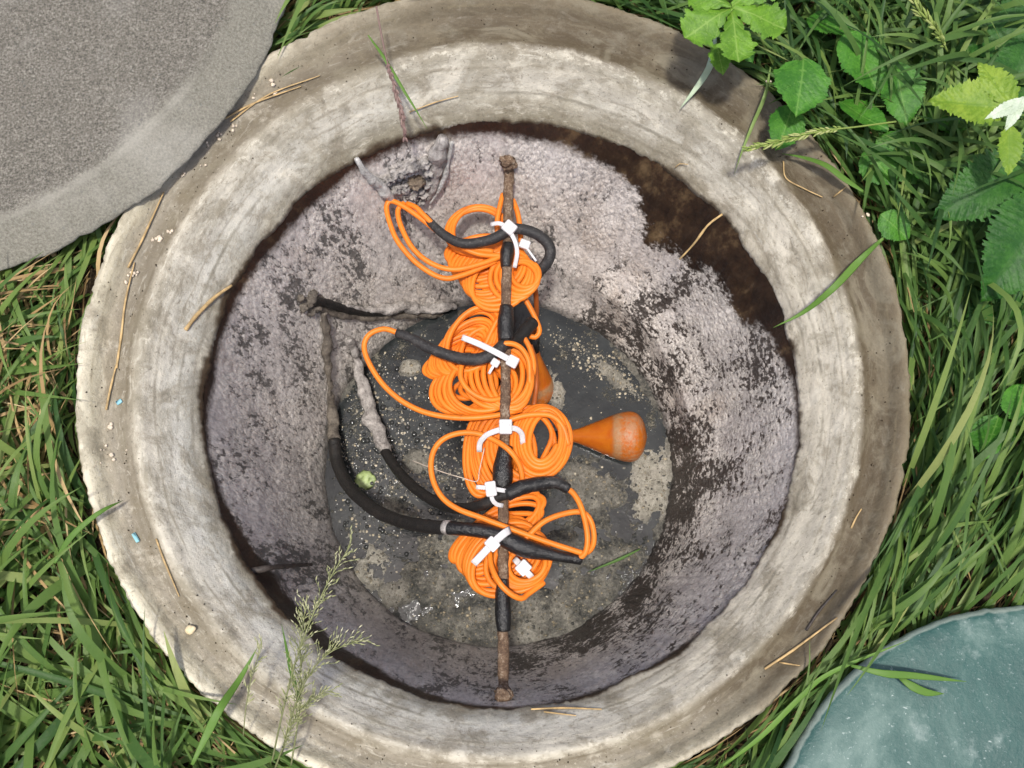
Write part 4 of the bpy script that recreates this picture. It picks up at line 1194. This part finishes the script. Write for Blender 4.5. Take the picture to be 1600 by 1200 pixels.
ZL = ((-.80, 0.0), (-.62, .70)); ZR = ((.0, .85), (-.62, .70)); ZA = ((-.80, .85), (-.62, .70))
def side_flow(b, rg):
    if b[0] < 0:
        return rg.choice([R(70), R(-60), R(110), R(20), R(200), R(-110)]) + rg.normal(0, .45)
    if b[1] < .12:
        return rg.choice([R(62), R(242), R(64), R(70)]) + rg.normal(0, .24)
    return rg.uniform(0, 2 * np.pi)
def any_flow(b, rg): return rg.uniform(0, 2 * np.pi)
def low(b, rg): return R(rg.uniform(2, 18))
def mid(b, rg): return R(rg.uniform(8, 42))
def tg(b, rg):
    base = .58 if b[0] < 0 else (.50 if b[1] < .15 else .40)
    return rg.normal(base, .17)
sow('dry_grass', 'dead tan thatch between the green blades on the left', 3600, .05, .13, .0012, .0032, 'dry', 1, ZL, side_flow, low, lambda b, rg: rg.normal(.5, .25), .0, 5)
sow('dry_grass', 'sparse dead tan thatch under the grass on the right', 2000, .05, .12, .0012, .003, 'dry', 2, ZR, side_flow, low, lambda b, rg: rg.normal(.3, .2), .0, 5)
sow('grass', 'short fine green grass growing around the ring', 2600, .05, .13, .0020, .0042, 'grass', 3, ZA, side_flow, mid, tg, .0, 6)
sow('grass', 'long broad green grass blades lying left of the ring', 1500, .12, .27, .0050, .0120, 'grass', 4, ZL, side_flow, mid, tg, .03, 9)
sow('grass', 'long green grass blades combed along the right of the ring', 2300, .12, .27, .0042, .0090, 'grass', 5, ZR, side_flow, mid, tg, .015, 9)

def edge_flow(b, rg):
    t_ = math.atan2(b[1] - CO[1], b[0] - CO[0])
    return t_ + rg.choice([R(80), R(-80), R(50), R(-60), R(100), R(-100)]) + rg.normal(0, .3)
sow('dry_grass', 'dead tan thatch packed against the outside of the ring', 1500, .04, .12, .0012, .0030, 'dry', 6, 'edge', edge_flow, low, lambda b, rg: rg.normal(.45, .25), .0, 5)
sow('grass', 'green grass growing close along the outside of the ring', 1300, .05, .16, .0025, .0070, 'grass', 7, 'edge', edge_flow, mid, tg, .0, 8)
def high(b, rg): return R(rg.uniform(25, 50))
sow('grass', 'grass blades bending over the broad leaves at upper right', 240, .12, .24, .004, .0085, 'grass', 11, ((.36, .54), (.10, .50)), any_flow, high, lambda b, rg: rg.normal(.5, .17), .0, 9)
sow('dry_grass', 'long tan withered blades lying over the grass at the left', 620, .08, .22, .0018, .0052, 'dry', 8, ((-.70, -.42), (-.14, .16)), side_flow, mid, lambda b, rg: rg.normal(.7, .15), .0, 7)

# ------------------------------------------------------------------ broad leaves
def leaf_mesh(L, W, teeth, tooth=.16, shape='ovate', rib=6, fold=.18, droop=.12, cor=.035, nv=36, nu=17, seed=0):
    """flat-lying leaf along +x from its base, with ribs in relief; returns v, f, nearness to a vein"""
    rg = np.random.default_rng(seed)
    t = np.linspace(0, 1, nv * 2 + 1)
    if shape == 'ovate': w = np.sin(np.pi * np.clip(t, 0, 1) ** .72) ** .85
    elif shape == 'round': w = np.sqrt(np.clip(1 - (2 * t - 1) ** 2, 0, 1)) * (1.05 - .12 * t)
    elif shape == 'lance': w = np.sin(np.pi * t ** .85) ** .9
    else: w = np.clip(np.sin(np.pi * np.clip(t, 0, 1) ** 1.35), 0, 1) ** .75 * (.35 + .75 * t) + .12 * (1 - t)
    w = w.copy(); w[-1] = 0
    saw = 1 - tooth * (np.mod(t * teeth, 1.0))
    saw *= 1 + .05 * rg.normal(0, 1, len(t))
    w = w * saw
    u = np.linspace(-1, 1, nu)
    V = []; A = []
    for i, tv in enumerate(t):
        for uu in u:
            x = L * (tv - .10 * abs(uu) * w[i] * 0) ; y = uu * w[i] * W / 2
            x += L * .06 * abs(uu) ** 1.5 * w[i]                     # teeth point forwards
            phase = (tv - .42 * abs(uu) * w[i] * W / L) * rib
            ridge = np.abs(np.sin(np.pi * phase))
            z = cor * W * (ridge ** .7 - .5) * min(1, abs(uu) * 2.5) + fold * abs(y) - droop * L * tv ** 2 + .04 * W * math.sin(5 * tv + 2 * uu + seed)
            V.append((x, y, z))
            near = max(1 - ridge * 2.2, 1 - abs(uu) * w[i] * 9)
            A.append(float(np.clip(near, 0, 1)))
    k_ = len(u)
    f = [(i * k_ + j, i * k_ + j + 1, (i + 1) * k_ + j + 1, (i + 1) * k_ + j) for i in range(len(t) - 1) for j in range(k_ - 1)]
    return np.array(V), f, np.array(A)

def put_leaf(parent, px, py, z, L, W, heading, mat, pitch=0.0, roll=0.0, name='leaf', lobes=None, **kw):
    """leaf whose base sits at a photograph pixel; heading in degrees counter-clockwise as seen"""
    base = P(px, py, z); mb = MB()
    for (dh, sl, sw) in (lobes or [(0, 1, 1)]):
        v, f, a_ = leaf_mesh(L * sl, W * sw, **kw)
        m = Matrix.Rotation(R(heading + dh), 3, 'Z') @ Matrix.Rotation(R(-pitch), 3, 'Y') @ Matrix.Rotation(R(roll), 3, 'X')
        v = v @ np.array(m).T + base + np.array([0, 0, .0012 * abs(dh) / 30])
        mb.add(v, f, a_)
    return mb.build(name, M[mat], parent)

def stem(parent, pts, r, mat='seed', name='stem'):
    mb = MB(); mb.add(*tube(catmull(pts, .008), [r, r * .7], 6), .35); return mb.build(name, M[mat], parent)

def plant(name, label, cat, px, py, group=None):
    e = empty(name, P(px, py, GZ)); tag(e, label, cat, group); return e

pl = plant('buttercup_plant', 'bright yellow green lobed leaves overhanging the top right of the ring', 'plant', 1140, 20)
pal = [(0, 1, 1), (48, .82, .85), (-48, .82, .85)]
put_leaf(pl, 1142, 14, .10, .058, .052, -84, 'leaf_bright', 0, 0, lobes=[(0, 1, .95), (62, 1.0, 1.05), (-62, 1.0, 1.05), (120, .9, .95), (-118, .8, .9)], teeth=5, tooth=.30, shape='lobe', rib=4, cor=.02, fold=.05, droop=.02)
put_leaf(pl, 1120, 68, .06, .034, .026, -80, 'leaf_bright', 0, 0, teeth=4, tooth=.2, rib=4, seed=3)
put_leaf(pl, 1150, 62, .06, .030, .022, -55, 'leaf_mid', 0, 0, teeth=4, tooth=.2, rib=4, seed=4)
stem(pl, [P(1160, -20, GZ), P(1150, 0, .03), P(1140, 18, .098)], .0012)
pl = plant('wild_plant', 'rounded mid green leaves at the right of the ring among tall grass', 'plant', 1290, 120)
for i, (px, py, z, L, W, hd, sh) in enumerate([(1255, 92, .05, .068, .062, -100, 'ovate'), (1320, 50, .04, .075, .06, -60, 'ovate'), (1310, 160, .02, .06, .05, -30, 'ovate'), (1400, 95, .03, .07, .05, -80, 'ovate'),
                                               (1240, 165, .025, .05, .045, -110, 'ovate'), (1370, 215, .0, .075, .055, -40, 'ovate'), (1350, 235, .010, .05, .045, -50, 'ovate'), (1375, 335, .012, .04, .035, -40, 'ovate'), (1260, 30, .02, .05, .05, -20, 'ovate'),
                                               (1450, 190, .0, .06, .05, 20, 'ovate'), (1560, 650, .0, .05, .045, -120, 'ovate'), (1590, 600, .01, .05, .045, -90, 'ovate')]):
    put_leaf(pl, px, py, z + .002, L, W, hd, 'leaf_mid', rng.uniform(-10, 16), rng.normal(0, 16), teeth=3 if i else 4, tooth=.10, shape=sh, rib=5, cor=.018, fold=.10, droop=.12, seed=i, name='leaf')
pl = plant('bramble_plant', 'serrated leaves with a yellow green young tip and white underside at the right edge', 'plant', 1590, 180)
put_leaf(pl, 1582, 168, .12, .075, .050, 172, 'leaf_yellow', 0, 0, teeth=10, tooth=.22, rib=8, cor=.05, seed=21, label=None) if False else put_leaf(pl, 1582, 168, .12, .078, .050, 172, 'leaf_yellow', teeth=10, tooth=.22, rib=8, cor=.05, seed=21)
put_leaf(pl, 1582, 165, .12, .055, .036, 118, 'leaf_yellow', teeth=8, tooth=.22, rib=7, cor=.05, seed=22)
put_leaf(pl, 1578, 195, .12, .050, .026, -95, 'leaf_yellow', teeth=8, tooth=.22, rib=7, cor=.05, seed=23)
put_leaf(pl, 1605, 155, .125, .045, .014, 205, 'leaf_white', teeth=8, tooth=.1, rib=6, cor=.03, seed=24)
put_leaf(pl, 1600, 150, .125, .040, .012, 240, 'leaf_white', teeth=8, tooth=.1, rib=6, cor=.03, seed=25)
for i, (px, py, z, L, W, hd) in enumerate([(1640, 250, .06, .13, .075, 205), (1650, 300, .065, .135, .09, 235), (1610, 60, .03, .09, .06, 245), (1660, 20, .03, .12, .07, 200), (1510, 120, -.01, .06, .045, 230), (1620, 455, .0, .08, .055, 200)]):
    put_leaf(pl, px, py, z, L, W, hd, 'leaf_dark', 0, rng.normal(0, 6), teeth=18, tooth=.16, rib=14, cor=.04, nv=54, seed=30 + i)
stem(pl, [P(1700, 260, GZ), P(1650, 210, .06), P(1600, 172, .118)], .0016)

# ------------------------------------------------------------------ grass seed heads
def seed_head(label, pts, r, mat, n, sl, sw, spread, start, seed, group=None, name='seed_head', tints=(.3, .8), branch=0):
    rg = np.random.default_rng(seed)
    w = catmull([P(*p) for p in pts], .004)
    root = empty(name, w[0]); tag(root, label, 'grass seed head', group)
    mb = MB(); mb.add(*tube(w, [r, r * .8, r * .4], 6), .4); mb.build('stem', M[mat], root)
    T = np.gradient(w, axis=0); T /= np.linalg.norm(T, axis=1)[:, None]
    mb = MB()
    for i in range(n):
        t = start + (1 - start) * (i + .5) / n
        k_ = min(len(w) - 1, int(t * (len(w) - 1))); c = w[k_]; d = T[k_]
        sd_ = np.cross(d, [0, 0, 1.0]); sd_ /= np.linalg.norm(sd_) + 1e-9
        an = rg.uniform(0, 2 * np.pi); o_ = sd_ * math.cos(an) + np.array([0, 0, 1.]) * math.sin(an) * .7
        taper = .35 + .65 * math.sin(math.pi * min(1, (1 - (t - start) / (1 - start)) * .85 + .1))
        if branch:
            bl = branch * taper * rg.uniform(.4, 1.1)
            e_ = c + d * bl * .85 + o_ * bl * spread
            q = catmull([c, c + d * bl * .5 + o_ * bl * spread * .3, e_], .004)
            mb.add(*tube(q, r * .3, 4), .3)
            for m_ in range(4):
                c2 = q[int((len(q) - 1) * (.4 + .2 * m_))]; d2 = d + o_ * spread + rg.normal(0, .3, 3); d2 /= np.linalg.norm(d2)
                v, f = blade(c2, c2 + d2 * sl, np.zeros(3), sw, 3, .5); mb.add(v, f, rg.uniform(*tints))
        else:
            d2 = d + o_ * spread * rg.uniform(.4, 1.1); d2 /= np.linalg.norm(d2)
            c2 = c + o_ * r
            L_ = sl * taper * rg.uniform(.7, 1.2)
            v, f = tube(np.array([c2, c2 + d2 * L_ * .3, c2 + d2 * L_ * .7, c2 + d2 * L_]), [sw * .2, sw * .5, sw * .45, sw * .05], 5); mb.add(v, f, rg.uniform(*tints))
    mb.build('seed_cluster', M[mat], root)
    return root
seed_head('plump green seed head pointing left over the upper right of the ring', [(1400, 190, .05), (1340, 198, .055), (1290, 204, .055), (1240, 215, .052), (1200, 226, .048), (1162, 233, .044)], .0011, 'seed', 90, .010, .0022, .55, .38, 5, tints=(.35, .95))
seed_head('dull pink drooping seed head at the top left of the opening', [(588, 10, .05), (597, 60, .045), (606, 100, .035), (618, 140, .02), (628, 180, .0), (633, 220, -.02)], .0010, 'pinkseed', 70, .009, .0022, .35, .42, 6, tints=(.1, .9))
seed_head('fluffy green seed head at the top edge above the leaves', [(1480, 80, .06), (1465, 50, .08), (1440, 20, .09), (1420, -10, .09)], .0011, 'seed', 60, .012, .0026, .7, .1, 7, tints=(.2, .8))
gw = 'wispy grass panicles over the lower left of the ring'
seed_head('tall wispy grass panicle leaning right over the lower left of the ring', [(425, 1190, .02), (440, 1120, .08), (460, 1040, .12), (485, 970, .15), (515, 905, .17), (548, 852, .18)], .0009, 'wisp', 54, .0042, .0011, .5, .3, 8, gw, branch=.030)
seed_head('wispy grass panicle spreading right over the bottom left inner edge', [(440, 1180, .02), (455, 1120, .07), (480, 1060, .10), (515, 1020, .11), (565, 1000, .11)], .0009, 'wisp', 54, .0042, .0011, .5, .3, 9, gw, branch=.030)
seed_head('short upright wispy grass panicle beside the long leaning blade', [(455, 1195, .02), (465, 1130, .06), (470, 1070, .09), (470, 1010, .11), (478, 940, .12)], .0009, 'wisp', 54, .0042, .0011, .5, .3, 10, gw, branch=.026)
seed_head('low pale wispy grass panicle near the bottom edge', [(430, 1200, .02), (445, 1160, .05), (465, 1115, .07), (500, 1085, .08), (520, 1080, .08)], .0009, 'wisp', 54, .0042, .0011, .5, .25, 12, gw, branch=.022)
seed_head('faint thin grass panicle left of the others', [(380, 1150, .02), (385, 1100, .05), (395, 1050, .06), (410, 1010, .07)], .0006, 'wisp', 14, .005, .0014, .5, .4, 13, gw, branch=.02)
